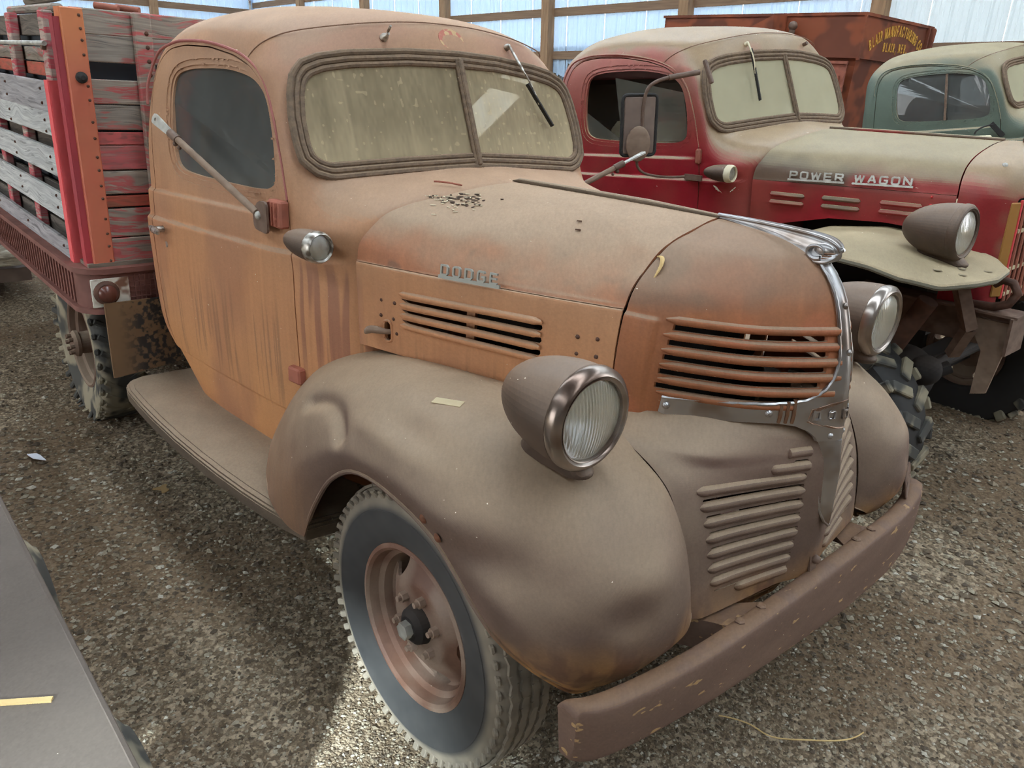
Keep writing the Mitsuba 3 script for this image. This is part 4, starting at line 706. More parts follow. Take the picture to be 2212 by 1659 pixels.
# apron, fenders, running boards
ak = O('apron', apron, 'fender_paint')
for r_ in ribs: O('apron_rib', r_, 'fender_paint', 40, ak); O('apron_rib', mirror(r_), 'fender_paint', 40, ak)
lowg = shell(net(sym([[(.60, 0, .62), (.585, -.13, .62), (.555, -.25, .62)], [(.585, 0, .54), (.57, -.13, .54), (.54, -.24, .54)], [(.56, 0, .47), (.55, -.12, .47), (.52, -.22, .48)]]), 16, 30), .006)
lk = O('lower_grille', lowg, 'fender_paint', 40)
for z_ in (.60, .575, .55, .525, .50):
    O('lower_rib', tube([(np.interp(z_, [.47, .54, .62], [.562, .587, .602]) - abs(y_) * .12 - abs(y_) ** 2 * .3 + .003, y_, z_) for y_ in np.linspace(-.21, .21, 15)], .0075, 8), 'fender_paint', 40, lk)
fk = O('fender', fender, 'fender_paint', 60); fk2 = O('fender', fender_l, 'fender_paint', 60)
for s_, f_ in ((1, fk), (-1, fk2)): O('wing_bead', fender_bead if s_ > 0 else fender_bead_l, 'fender_paint', 40, f_)
for c_ in [(.159, -.870, .825), (.209, -.866, .80)]: O('fender_bolt', rivet(c_, (-.04, -.97, -.2), .012, .006), 'rust_bright', 40, fk)
O('fender_tape', curved := box((-.004, -.684, float(FG[..., 2].ravel()[np.argmin((FG[..., 0].ravel() + .004) ** 2 + (FG[..., 1].ravel() + .684) ** 2)]) + .0015), (.080, .026, .0015), rot([1, 0, 0], 11) @ rot([0, 0, 1], 24)), 'tape_pale', False, fk, 'strip of old pale tape on the fender')
RBO = [(-2.0, -.56), (-2.01, -.82), (-1.985, -.875), (-1.94, -.905), (-1.867, -.92), (-1.70, -.927), (-1.535, -.929), (-1.33, -.926), (-1.145, -.917), (-.98, -.905), (-.823, -.889), (-.70, -.872), (-.60, -.855), (-.50, -.83), (-.47, -.6), (-.9, -.5)]
rb = np.array(RBO)
def board(sg):
    g0 = rounded(rb, 120) if False else np.array(Polygon(rb).buffer(-.01).buffer(.01).segmentize(.04).exterior.coords)[:-1]
    L = []
    for d_, z_ in [(-.14, .461), (-.03, .459), (-.012, .456), (-.003, .448), (0, .438), (0, .408), (-.004, .404)]: 
        L.append(Polygon(g0).buffer(d_))
    base = man(trimesh.creation.extrude_polygon(L[4], .034, engine='earcut')).translate([0, 0, .406])
    for i, (pz, h_) in enumerate([(.438, .010), (.447, .007), (.453, .004)]): base = base + man(trimesh.creation.extrude_polygon(L[3 - i] if i < 3 else L[0], h_, engine='earcut')).translate([0, 0, pz])
    base = base - man(trimesh.creation.extrude_polygon(Polygon(g0).buffer(-.006), .03, engine='earcut')).translate([0, 0, .395])
    return tm(base) if sg > 0 else mirror(base)
rk = O('running_board', board(1), 'board_dust', 30); O('running_board', board(-1), 'board_dust', 30)
mf = [(-.93, .475), (-.655, .50), (-.655, .80), (-.93, .80)]
for s_ in (1, -1):
    m = tm(prism(np.array(mf), -1.986, -1.978, 'x')); m = cat(m, beam((-1.985, -.93, .475), (-1.985, -.93, .80), .012, .012, up=(1, 0, 0))); O('splash_panel', m if s_ > 0 else mirror(m), 'splash_rust', False)
# headlamps and cowl lamps
for s_ in (-1, 1):
    headlamp(TR, (.432, s_ * .663, 1.12), .0885, .235, 'lamp_shell', 'lamp_rim', name='headlamp', foot=(.34, s_ * .658, .995))
    headlamp(TR, (-.655, s_ * .675, 1.262), .037, .165, 'lamp_shell', 'chrome_dull', name='cowl_lamp', foot=None, yaw=-s_ * 6)
# bumper with its irons
PB = np.array([(-.824, .620), (-.812, .628), (-.78, .648), (-.70, .670), (-.584, .688), (-.411, .703), (-.2, .708), (0, .708), (.2, .707), (.333, .703), (.52, .692), (.644, .674), (.74, .655), (.80, .638), (.845, .612)])
eu = np.r_[0, np.linspace(0, 1, 10)[1:] ** 1.6 * .045]; uu = np.r_[eu, np.linspace(.045, .955, 101)[1:-1], 1 - eu[::-1]]; ct = spl(np.column_stack([PB, PB[:, 0] * 0]), uu)[:, :2]
pf = np.array([(-.052, .600), (-.040, .612), (-.020, .614), (-.006, .610), (.001, .600), (.004, .570), (.004, .53), (.002, .49), (-.004, .474), (-.014, .466), (-.036, .464)])
pf = spl(np.column_stack([pf, pf[:, 0] * 0]), 30)[:, :2]; BGm = []
for k, (y_, x_) in enumerate(ct):
    e_ = min(uu[k], 1 - uu[k]); q_ = min(1, e_ / .03); sc = .70 + .30 * math.sqrt(max(0, 1 - (1 - q_) ** 2)); zc = .54
    tl = .012 * np.clip((-y_ - .3) / .5, 0, 1) + .024 * np.clip((y_ - .3) / .5, 0, 1); dr_ = .062 * np.clip((y_ + .55) / .75, 0, 1)    # bent: deeper and lower towards its far end
    BGm.append([(x_ + a, y_, zc + (b - zc) * sc - tl - dr_ * np.clip((.60 - b) / .13, 0, 1)) for a, b in pf])
BGm = np.array(BGm); nbm = normals_of(BGm); nbm = nbm * np.sign(nbm[60, 15, 0]); caps = []
for r_ in (BGm[1], BGm[-2]):
    c_ = r_.mean(0); caps.append(trimesh.Trimesh(np.vstack([r_, c_]), [(i, (i + 1) % len(r_), len(r_)) for i in range(len(r_))], process=False))
bmk = O('bumper', cat(shell(BGm, .007, nbm), *caps), 'bumper_rust', 50)
for s_ in (-1, 1):
    pts = curve([(.30, s_ * .375, .545), (.46, s_ * .37, .56), (.55, s_ * .345, .575), (.62, s_ * .305, .592), (.68, s_ * .27, .606)], 24)
    wd = np.interp(np.linspace(0, 1, 24), [0, .45, .8, 1], [.06, .065, .12, .17])
    Gt = np.array([[(p[0] + .0 * u, p[1] + u * w_, p[2]) for u in np.linspace(-.5, .5, 9)] for p, w_ in zip(pts, wd)]); top_ = shell(Gt, .007, np.tile([0, 0, 1.], (24, 9, 1)))
    Gs = np.array([[(p[0], p[1] - s_ * -1 * (-w_ / 2) if False else p[1] + s_ * w_ / 2, p[2] - v) for v in np.linspace(0, h_, 5)] for p, w_, h_ in zip(pts, wd, np.interp(np.linspace(0, 1, 24), [0, .7, 1], [.085, .08, .05]))]); sd_ = shell(Gs, .006, np.tile([0, s_ * 1., 0], (24, 5, 1)))
    ik = O('bumper_iron', cat(top_, sd_), 'bumper_rust', 40)
    for yy in (.335, .244): O('bolt', cat(hexnut((.672, s_ * yy, .606), .013, .010, 'z', 6, .003)), 'bumper_rust', False, ik)
pl = prism(fillet([(-.075, 0), (.075, 0), (.075, .055), (.06, .075), (-.06, .075), (-.075, .055)], .006), 0, .004, 'z')
for a in (-.045, .045): pl = pl - prism(fillet([(a - .018, .03), (a + .018, .03), (a + .018, .042), (a - .018, .042)], .005), -1, 1, 'z')
pl = tm(pl); pl.apply_transform(frame_on((.625, .70, .600), (-.32, 1, 0), (1, .25, .25))); O('plate_bracket', pl, 'steel_rusty', False, bmk, 'slotted plate bracket on the far end')
pc = cat(beam((.655, .03, .70), (.645, -.03, .52), .045, .006, up=(1, 0, 0)), beam((.655, -.01, .72), (.675, .01, .56), .03, .006, up=(1, 0, 0)), moved(trimesh.creation.icosphere(2, .012), (.672, .005, .645)))
O('prow_bracket', pc, 'steel_rusty', 30)
# frame and axles
O('frame', cat(*[beam((-5.0, s_ * .40, .62), (.48, s_ * .38, .53), .05, .14) for s_ in (-1, 1)], beam((.40, -.4, .52), (.40, .4, .52), .08, .08), beam((-1.5, -.4, .58), (-1.5, .4, .58), .1, .1)), 'black_iron', False)
O('front_axle', cat(beam((0, -.66, .37), (0, .66, .37), .06, .07), tube([(-.05, -.66, .38), (-.05, -.1, .33)], .02, 8)), 'black_iron', False); O('rear_axle', cat(tube([(-2.83, -.72, .40), (-2.83, .72, .40)], .055, 14), moved(trimesh.creation.icosphere(3, .18), (-2.83, 0, .40))), 'black_iron', 40)
# wheels
def wheel(c, R, rim, W, kind, side, flat, parent, mats, name='wheel', off=.075, hub='front', holes=5, label=None, phase=.35):
    """side -1: outer face towards -y"""
    cy = np.array(c, float)
    place = lambda m: moved(m if side < 0 else mirror(m), cy)
    ty = tyre_mesh(R, rim, W, kind); tr = {'road': lambda: cat(shoulder_bars(R, W, 60, .040, .019, .006), tread_ribs(R, W)), 'cleat': lambda: cleats(R, W, 22), 'truck': lambda: cleats(R, W, 34, .014, .026)}[kind]()
    ring, disc, d0 = rim_mesh(rim, W, off, holes, phase)
    w = obj(name, place(ring), mats[1], parent, 35, label)
    obj('tyre', squash(place(ty), flat) if flat is not None else place(ty), mats[0], w, 40); obj('tread', squash(place(tr), flat) if flat is not None else place(tr), mats[0], w, False)
    obj('disc', place(disc), mats[1], w, 30)
    if hub == 'front':
        obj('hub', place(cat(lathe([(d0 - .035, 0), (d0 - .035, .034), (d0 - .022, .050), (d0 + .0, .056), (d0 + .0, 0)], 30, 'y'))), 'black_iron', w, 30); obj('hub_cap', place(hexnut((0, d0 - .055, 0), .025, .022, 'y', 6, 0)), 'steel_pale', w, False)
        for k in range(6):
            a = 2 * math.pi * k / 6 + .2; obj('lug_nut', place(cat(hexnut((.082 * math.sin(a), d0 - .018, .082 * math.cos(a)), .0145, .02, 'y', 6), lathe([(d0 - .030, 0), (d0 - .030, .008), (d0, .008), (d0, 0)], 10, 'y', (.082 * math.sin(a), 0, .082 * math.cos(a))))), 'nut_dusty', w, False)
    else:
        obj('hub', place(cat(lathe([(d0 - .135, 0), (d0 - .135, .052), (d0 - .12, .066), (d0 - .105, .066), (d0 - .100, .054), (d0 - .02, .058), (d0 + .03, .075), (d0 + .03, 0)], 30, 'y'))), 'rust_dusty', w, 30)
        for k in range(8):
            a = 2 * math.pi * k / 8; obj('hub_nut', place(hexnut((.045 * math.sin(a), d0 - .152, .045 * math.cos(a)), .011, .02, 'y')), 'rust_dusty', w, False)
        for k in range(6):
            a = 2 * math.pi * k / 6; obj('lug_nut', place(hexnut((.10 * math.sin(a), d0 - .02, .10 * math.cos(a)), .014, .06, 'y')), 'rust_dusty', w, False)
    return w
wheel((0, -.712, .384), .388, .222, .185, 'road', -1, .012, TR, ('tyre_dusty', 'rim_rust'), off=.018)
wheel((0, .722, .40), .41, .222, .20, 'cleat', 1, .0, TR, ('tyre_mud', 'rim_rust'))
for s_ in (-1, 1): wheel((-2.80, s_ * .785, .385), .41, .222, .205, 'truck', s_, .015, TR, ('tyre_mud', 'rust_dusty'), off=.085, hub='rear', label='half-flat muddy rear wheel' if s_ < 0 else None)
# cab inside
O('seat', cat(box((-1.62, 0, 1.0), (.5, 1.15, .16), None, .05), box((-1.88, 0, 1.22), (.14, 1.15, .44), rot([0, 1, 0], -8), .05)), 'seat_cloth', 40)
O('dashboard', box((-.83, 0, 1.32), (.10, 1.14, .14), None, .03), 'dark_paint', 40)
st = trimesh.creation.torus(.205, .013, 48, 12); M = frame_on((-1.02, .34, 1.42), (0, 1, 0), (-.75, 0, .66)); st.apply_transform(M)
sw = O('steering_wheel', cat(st, tube([(-1.02, .34, 1.42), (-.72, .34, 1.12)], .018, 10), *[beam(M[:3, 3] - M[:3, 0] * .2 * c1 - M[:3, 1] * .2 * c2, M[:3, 3], .014, .008) for c1, c2 in ((1, 0), (-1, 0), (0, 1))]), 'black_iron', 40)
O('gear_lever', cat(tube([(-1.15, .05, .62), (-1.22, .02, 1.15)], .009, 8), moved(trimesh.creation.icosphere(2, .024), (-1.22, .02, 1.17))), 'black_iron', 40)
O('cab_floor', box((-1.3, 0, .55), (1.45, 1.1, .02)), 'black_iron', False)

# the stake bed
bd = O('bed_frame', cat(box((-3.75, 0, .93), (3.42, 1.92, .045)), *[box((-2.3 - k * .6, 0, .84), (.08, 1.9, .13)) for k in range(6)]), 'wood_grey', False)
def rail_pts(y_): return
cs = [(0, .76), (.012, .748), (.06, .748), (.072, .760), (.072, .925), (.06, .937), (0, .937)]
rail = fillet([(-5.2, -.905), (-5.2, -.985), (-2.03, -.985), (-2.03, .985), (-5.2, .985), (-5.2, .905)], [.0, .0, .10, .10, .0, .0], 10)
rl = LineString(fillet([(-5.2, -.985), (-2.09, -.985), (-2.025, -.93), (-2.025, .93), (-2.09, .985), (-5.2, .985)], [0, .06, .06, .06, .06, 0], 10)).buffer(.012, join_style=1, cap_style=2)
fl = LineString(fillet([(-5.2, -.985), (-2.09, -.985), (-2.025, -.93), (-2.025, .93), (-2.09, .985), (-5.2, .985)], [0, .06, .06, .06, .06, 0], 10)).buffer(.03, join_style=1, cap_style=2)
ex = lambda g, z_, h_: moved(trimesh.creation.extrude_polygon(g, h_, engine='earcut'), (0, 0, z_))
rk_ = O('bed_rail', cat(ex(rl, .75, .185), ex(fl, .748, .022), ex(fl, .915, .022)), 'rail_red', 30, TR, 'brown red steel rail with a pressed grid')
tex = []
for k in range(60):
    x_ = -2.15 - k * .05
    tex.append(box((x_, -1.0, .84), (.005, .006, .13)))
for k in range(16): tex.append(box((-2.010, -.80 + k * .02, .84), (.006, .005, .125)))
for j in range(6): tex.append(box((-2.010, -.66, .785 + j * .022), (.006, .32, .004)))
labels[O('rail_grid', cat(*tex), 'rail_red', False, rk_)] = {'kind': 'stuff'}
lp = O('lamp_plate', box((-2.008, -.898, .838), (.006, .146, .118), None, .002), 'paint_white', False, TR, 'white plate of the clearance lamp')
O('clearance_lamp', cat(moved(lathe([(0, 0), (0, .05), (.012, .048), (.02, .040), (.02, 0)], 28, 'x'), (-2.005, -.915, .838))), 'rust_dark', 30, lp); obj('clearance_lens', moved(trimesh.creation.icosphere(3, .037), (-1.992, -.915, .838), None, (.75, 1, 1)), 'lamp_amberdark', lp, 40)
BZ_ = [(1.902, 1.814), (1.8138, 1.718), (1.655, 1.567), (1.562, 1.471), (1.461, 1.413), (1.410, 1.318), (1.312, 1.223), (1.214, 1.171), (1.162, 1.049), (1.043, .937)]
tones = ['plank_red', 'plank_grey', 'plank_red', 'plank_grey', 'plank_fresh', 'plank_faded', 'plank_red', 'plank_rusty', 'plank_red', 'plank_red']
pz = np.random.default_rng(5)
rfk = O('front_rack', box((-2.05, -.897, 1.415), (.014, .078, .97), None, .004), 'angle_orange', False, TR, 'orange corner post of the front rack')
O('post_flange', box((-2.085, -.933, 1.415), (.07, .008, .97)), 'angle_orange', False, rfk)
for (zt, zb_), tn in zip(BZ_, tones): O('plank', box((-2.075 + pz.uniform(-.003, .003), .0, (zt + zb_) / 2), (.022, 1.80, zt - zb_ + .0015), None, .0035), tn, False, rfk)
for y_ in (-.655, -.05, .55): O('post', cat(box((-2.045, y_, 1.42), (.034, .066, .965), None, .005)), 'plank_red', False, rfk, 'weathered red wooden post' if y_ < -.6 else None)
for y_ in (-.655,):
    for z_ in (1.83, 1.78, 1.73, 1.68, 1.60, 1.45, 1.2, 1.0): O('rivet', rivet((-2.027, y_ + .01, z_), (1, 0, 0), .008, .004), 'rust_dark', 40, rfk)
for z_ in (1.875, 1.83, 1.79, 1.74, 1.63, 1.58, 1.50, 1.44, 1.37, 1.32, 1.26, 1.21, 1.13, 1.07, 1.02, .96): O('rivet', rivet((-2.042, -.873, z_), (1, 0, 0), .0055, .004), 'rust_dark', 40, rfk)
O('rubber_bumper', moved(lathe([(0, 0), (0, .021), (.012, .019), (.018, .009), (.024, .008), (.024, 0)], 20, 'x'), (-2.042, -.892, 1.66)), 'darkrubber', 30, rfk)
O('bed_tarp', box((-2.20, -.02, 1.36), (.10, 1.66, .82), None, .02), 'tarp', 30, TR); O('bed_tarp', box((-3.7, -.845, 1.42), (2.9, .06, .88), None, .02), 'tarp', 30, TR)  # dark backing added behind the boards so the gaps between them stay dark
# near side rack: slats outside, stakes between, boards inside
srk = O('side_rack', cat(box((-2.19, -.978, 1.262), (.055, .010, .76)), box((-2.165, -.96, 1.262), (.010, .04, .76))), 'angle_red', False, TR, 'bright red corner angle of the side rack')
O('corner_angle', cat(box((-2.085, -.955, 1.40), (.05, .010, .93)), box((-2.062, -.935, 1.40), (.008, .045, .93))), 'angle_darkred', False, srk)
for (zt, zb_), xr, tn in zip([(1.642, 1.522), (1.516, 1.420), (1.376, 1.268), (1.222, 1.112), (1.02, .885)], (-2.205, -2.205, -2.215, -2.225, -2.20), ['slat_grey', 'slat_pale', 'slat_pale', 'slat_pale', 'slat_grey']):
    O('slat', box(((xr - 5.15) / 2, -.965, (zt + zb_) / 2), (5.15 + xr, .022, zt - zb_), rot([0, 1, 0], pz.uniform(-.3, .3), (-2.2, 0, zt)), .004), tn, False, srk)
for k in range(16):
    zc_ = [(1.642, 1.522), (1.516, 1.420), (1.376, 1.268), (1.222, 1.112), (1.02, .885)][k % 5]; 
    for q in (.3, .75): O('nail', moved(trimesh.creation.icosphere(1, .006), (-2.32 - (k // 5) * .65, -.977, zc_[0] + (zc_[1] - zc_[0]) * q)), 'rust_dark', False, srk)
for x_ in (-2.27, -2.86, -3.45, -4.05, -4.65): O('stake', cat(box((x_, -.935, 1.40), (.085, .035, .98), None, .004)), 'stake_red', False, srk)
O('stake_bolt', moved(lathe([(0, 0), (0, .018), (.012, .016), (.016, 0)], 12, 'z'), (-2.25, -.955, 1.765), rot([1, 0, 0], 90)), 'rust_dusty', 30, srk)
O('rod', tube([(-2.2, -.965, 1.772), (-5.0, -.965, 1.765)], .009, 8), 'steel_pale', 40, srk)
for (zt, zb_), tn in zip([(1.885, 1.803), (1.76, 1.705), (1.70, 1.648), (1.43, 1.33), (1.2, 1.1), (1.03, .96)], ['plank_dark', 'plank_grey', 'plank_rusty', 'plank_dark', 'plank_dark', 'plank_dark']): O('board', box((-3.7, -.90, (zt + zb_) / 2), (2.95, .020, zt - zb_), None, .003), tn, False, srk)
# far side and rear rack, closing the bed
for s_ in (0,): O('far_rack', cat(*[box((-3.6, .93, z_), (3.1, .022, .12)) for z_ in (1.8, 1.6, 1.4, 1.2, 1.0)]), 'plank_dark', False, TR)
O('top_rail', beam((-2.30, -.88, 1.905), (-3.15, -.87, 1.91), .045, .03, bev=.008), 'plank_grey', False, srk)
# ---------------------------------------------------------------- the red truck and the green truck: the same cab, moved into place
RED = np.array([[.9976, .0578, -.037, -.1007], [-.06, .9965, -.0587, 2.3924], [.0335, .0608, .9976, .1969], [0, 0, 0, 1]])
GRN = np.array([[.9938, -.0035, -.1111, .1651], [-.0028, .9984, -.0569, 6.0816], [.1112, .0569, .9922, .4822], [0, 0, 0, 1]])
def cab_copy(t, M, paint, glass, ws):
    tw = T(M.tolist()); src = TR
    ck = obj('cab', scene[cabk], paint, t, tw=tw)
    d1 = obj('door', scene[dk], paint, t, tw=tw); d2 = obj('door', scene[dk2], paint, t, tw=tw)
    if glass: obj('window_pane', scene[dk + '__window_pane'], glass, d1, tw=tw); obj('window_pane', scene[dk2 + '__window_pane'], glass, d2, tw=tw)
    f_ = obj('windshield_frame', scene[fr], 'gasket_dusty', t, tw=tw); obj('gasket', scene[fr + '__gasket'], 'gasket_dusty', f_, tw=tw); obj('centre_bar', scene[fr + '__centre_bar'], 'gasket_dusty', f_, tw=tw)
    obj('windshield_pane', scene[TR + '__windshield_pane'], ws, t, tw=tw); obj('windshield_pane', scene[TR + '__windshield_pane_001'], ws, t, tw=tw)
    obj('drip_rail', scene[cabk + '__drip_rail'], paint, ck, tw=tw); obj('roof_seam', scene[cabk + '__roof_seam'], 'seam_dust', ck, tw=tw)
    obj('seat', scene[TR + '__seat'], 'seat_cloth', t, tw=tw); sw_ = obj('steering_wheel', scene[sw], 'black_iron', t, tw=tw); obj('cab_floor', scene[TR + '__cab_floor'], 'black_iron', t, tw=tw); obj('dashboard', scene[TR + '__dashboard'], 'dark_paint', t, tw=tw)
    return tw, ck, d1
RT = thing('red_truck', 'dusty red truck with a flat tan front fender, between two other trucks', 'truck')
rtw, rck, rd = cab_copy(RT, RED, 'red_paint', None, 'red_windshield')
def Q(n_, m, mt, sm=35, p=RT, label=None): return obj(n_, m, mt, p, sm, label, rtw)
# broken side glass: two shards stay in the far and near frame
sh1 = [(-1.70, 1.60), (-1.58, 1.56), (-1.50, 1.36), (-1.68, 1.37)]
Q('glass_shard', pane(np.array([(-1.69, 1.50), (-1.60, 1.455), (-1.42, 1.365), (-1.655, 1.365), (-1.69, 1.42)]), lambda a, b, d: side_pt(a, b, d), .004), 'clear_pane', False, rd, 'broken shard of window glass'); 
Q('glass_shard', pane(np.array([(-1.52, 1.69), (-1.05, 1.62), (-.99, 1.42), (-1.02, 1.38), (-1.42, 1.365), (-1.46, 1.5)]), lambda a, b, d: side_pt(a, b, d - .004), .004), 'clear_pane', False, rd)
Q('seat_bench', cat(box((-1.55, .1, 1.32), (.55, 1.0, .24), None, .05)), 'cream', 40, RT, 'cream seat seen through the open window')
Q('rear_seatback', box((-1.93, 0, 1.45), (.07, 1.0, .45), rot([0, 1, 0], -6), .03), 'seat_cloth', 40)
rh = [[(-.552, 0, 1.437), (-.553, -.15, 1.428), (-.554, -.263, 1.412), (-.556, -.40, 1.392), (-.562, -.49, 1.367), (-.571, -.545, 1.325), (-.589, -.575, 1.275), (-.596, -.578, 1.222), (-.596, -.574, 1.15), (-.596, -.57, 1.05), (-.596, -.565, .94)],
      [(-.15, 0, 1.430), (-.15, -.14, 1.421), (-.15, -.25, 1.405), (-.15, -.36, 1.382), (-.15, -.43, 1.352), (-.15, -.475, 1.31), (-.15, -.50, 1.27), (-.15, -.507, 1.225), (-.15, -.505, 1.15), (-.15, -.50, 1.05), (-.15, -.495, .96)],
      [(.285, 0, 1.424), (.29, -.12, 1.415), (.295, -.21, 1.40), (.30, -.30, 1.378), (.305, -.37, 1.345), (.31, -.41, 1.305), (.315, -.43, 1.27), (.318, -.436, 1.228), (.315, -.434, 1.15), (.312, -.43, 1.05), (.31, -.425, .96)]]
RN = np.array(rh, float); RG = net(sym(RN), 50, 130); nr = normals_of(RG); nr = nr * np.sign(nr[25, 65, 2]); RG = RG + nr * (.005 * step(.004, -.004, RG[..., 2] - 1.2225 - .006 * (RG[..., 0] + .6)))[..., None]
rsh = man(shell(RG, .008, nr)); sm1 = prism([(-.9, .3), (.6, .3), (.6, 1.2297), (-.9, 1.2207)], -1, 1, 'y'); sm2 = prism([(-.9, .3), (.6, .3), (.6, 1.2317), (-.9, 1.2227)], -1, 1, 'y')
archcut = prism([(-.75, .6), (-.62, .93), (-.45, 1.02), (-.2, 1.075), (.05, 1.085), (.25, 1.07), (.4, 1.04), (.4, .6)], -1, 1, 'y')
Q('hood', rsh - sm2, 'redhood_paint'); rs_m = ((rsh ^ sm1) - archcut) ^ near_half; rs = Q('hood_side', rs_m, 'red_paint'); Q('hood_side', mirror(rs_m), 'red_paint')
Q('hood_hinge', tube([(-.56, 0, 1.441), (-.2, 0, 1.437), (.29, 0, 1.428)], .008, 8), 'redhood_paint')
def ry(x_, z_): return float(-np.interp(x_, [-.596, -.15, .316], [.579, .507, .437]))
for j, (xa, xb) in enumerate([(-.50, -.325), (-.245, -.065), (.015, .195)]):
    for z_ in (1.163, 1.125):
        z2 = z_ + .006 * j * .6; pts = np.array([(x_, ry(x_, z2) - .002, z2) for x_ in np.linspace(xa, xb, 14)])
        q = box(((xa + xb) / 2, (ry(xa, 0) + ry(xb, 0)) / 2 - .003, z2), (xb - xa, .024, .022), rot([0, 0, 1], math.degrees(math.atan2(ry(xb, 0) - ry(xa, 0), xb - xa))) @ rot([1, 0, 0], 18), .009); Q('louvre', q, 'redhood_paint', 40, rs, 'pressed louvre')
for (px, pz_) in [(.225, 1.18), (.27, 1.18), (.222, 1.14), (.225, 1.215)]: Q('rivet', rivet((px, ry(px, 0) - .004, pz_), (.2, -1, 0), .006, .005), 'red_flat', 40, rs)
word(RT, 'hood_emblem', 'POWER', (-.405, ry(-.405, 0) - .012, 1.2345), (.286, .0445, .006), (.15, -.98, .12), .0385, .036, .0135, .0075, 'steel_pale', tw=rtw, label='raised silver letters on the red hood')
word(RT, 'hood_emblem', 'WAGON', (-.105, ry(-.105, 0) - .012, 1.2405), (.286, .0445, .006), (.15, -.98, .12), .0375, .036, .0130, .0075, 'steel_pale', tw=rtw, label='raised silver letters on the red hood')
# radiator shell with upright grille bars
sh = [[(.291, 0, 1.424), (.296, -.12, 1.415), (.301, -.21, 1.40), (.306, -.30, 1.378), (.311, -.37, 1.345), (.316, -.41, 1.305), (.321, -.43, 1.27), (.324, -.437, 1.225), (.321, -.436, 1.12), (.318, -.432, .95), (.316, -.428, .78)],
      [(.40, 0, 1.422), (.40, -.12, 1.413), (.41, -.21, 1.396), (.415, -.30, 1.37), (.42, -.36, 1.338), (.425, -.395, 1.30), (.43, -.41, 1.265), (.435, -.415, 1.222), (.435, -.413, 1.12), (.435, -.41, .95), (.435, -.405, .78)],
      [(.49, 0, 1.405), (.488, -.12, 1.396), (.485, -.21, 1.375), (.48, -.28, 1.348), (.478, -.325, 1.318), (.475, -.355, 1.285), (.475, -.368, 1.255), (.478, -.372, 1.222), (.478, -.37, 1.12), (.478, -.365, .95), (.478, -.36, .78)],
      [(.535, 0, 1.35), (.533, -.12, 1.342), (.527, -.2, 1.325), (.515, -.26, 1.305), (.507, -.295, 1.283), (.50, -.322, 1.262), (.497, -.335, 1.242), (.497, -.34, 1.215), (.497, -.338, 1.12), (.497, -.335, .95), (.497, -.33, .78)],
      [(.545, 0, 1.235), (.543, -.10, 1.235), (.54, -.17, 1.235), (.535, -.22, 1.234), (.53, -.26, 1.232), (.52, -.285, 1.229), (.513, -.30, 1.226), (.508, -.312, 1.212), (.508, -.312, 1.12), (.508, -.308, .95), (.508, -.304, .78)]]
SG = net(sym(np.array(sh, float)), 40, 110); ns_ = normals_of(SG); ns_ = ns_ * np.sign(ns_[5, 55, 2]); kk = Q('radiator_shell', shell(SG, .008, ns_), 'red_paint', 40)
for s_ in (-1, 1): Q('shell_stripe', box((.505, s_ * .322, 1.01), (.014, .045, .40), rot([0, 0, 1], s_ * 35), .004), 'gold_paint', 30, kk); Q('shell_edge', box((.520, s_ * .300, 1.01), (.010, .016, .42), None, .003), 'red_flat', 30, kk)
for k in range(13): Q('grille_bar', tube([(.535 - abs(k - 6) * .002, -.27 + k * .045, 1.215), (.535 - abs(k - 6) * .002, -.27 + k * .045, .78)], .008, 8), 'bracket_red', 40, kk)
for z_ in (1.09, .93, .82): Q('grille_bar', beam((.522, -.29, z_), (.522, .29, z_), .012, .016), 'pale_trim', False, kk)
Q('radiator', box((.40, 0, 1.0), (.05, .66, .5)), 'black_iron', False); Q('radiator_cap', lathe([(1.39, 0), (1.39, .035), (1.425, .04), (1.44, .03), (1.44, 0)], 18, 'z', (.405, 0, .012)), 'rust_dark', 30); Q('beehive_lamp', moved(trimesh.creation.icosphere(2, .012), (.432, -.32, 1.352)), 'steel_pale', 40)
# flat front fenders
fo = [(-.75, -.52), (-.62, -.80), (-.50, -.93), (-.30, -.955), (.10, -.955), (.38, -.945), (.51, -.90), (.585, -.80), (.61, -.65), (.585, -.48), (.50, -.39), (.30, -.41), (-.15, -.48), (-.45, -.53)]
pg = Polygon(fo).buffer(-.06).buffer(.06).segmentize(.03)
def fz(a, b): return np.interp(a, [-.95, -.75, -.62, -.45, -.2, .05, .25, .42, .55, .72], [.52, .66, .80, .94, 1.035, 1.062, 1.045, 1.01, .975, .955]) - .30 * np.clip(np.abs(b) - .80, 0, 1) ** 1.3 * 1.6
gxs = np.linspace(-.8, .74, 70); gys = np.linspace(-1.0, -.36, 36); from shapely import contains_xy
Gf = np.array([[(x_, y_, fz(x_, y_)) for y_ in gys] for x_ in gxs]); rf = man(shell(Gf, .02, np.tile([0, 0, 1.], (70, 36, 1)))) ^ man(moved(trimesh.creation.extrude_polygon(pg, 1.2, engine='earcut'), (0, 0, .3)))
ed = np.array(pg.exterior.coords); ep = np.array([(a, b, fz(a, b) - .012) for a, b in ed])
rfm = cat(tm(rf), tube(ep, .014, 8)); skirt = []
for a, b in zip(ep, ep[1:]):
    if (a[1] < -.75) or (a[0] > .5): m_ = (a + b) / 2; skirt.append(a)
skirt = np.array(skirt); SK = np.stack([skirt, skirt - [0, 0, .03]], 1)
for s_ in (1, -1):
    k_ = Q('fender', rfm if s_ > 0 else mirror(rfm), 'tan_fender', 40)
    for (px, py) in [(.50, -.70), (.53, -.76), (.56, -.60), (.46, -.82)]: Q('fender_bolt', rivet((px, s_ * py * -1 * -1 if s_ > 0 else -py, fz(px, py) + .002), (0, 0, 1), .016, .005), 'tan_fender', 40, k_)
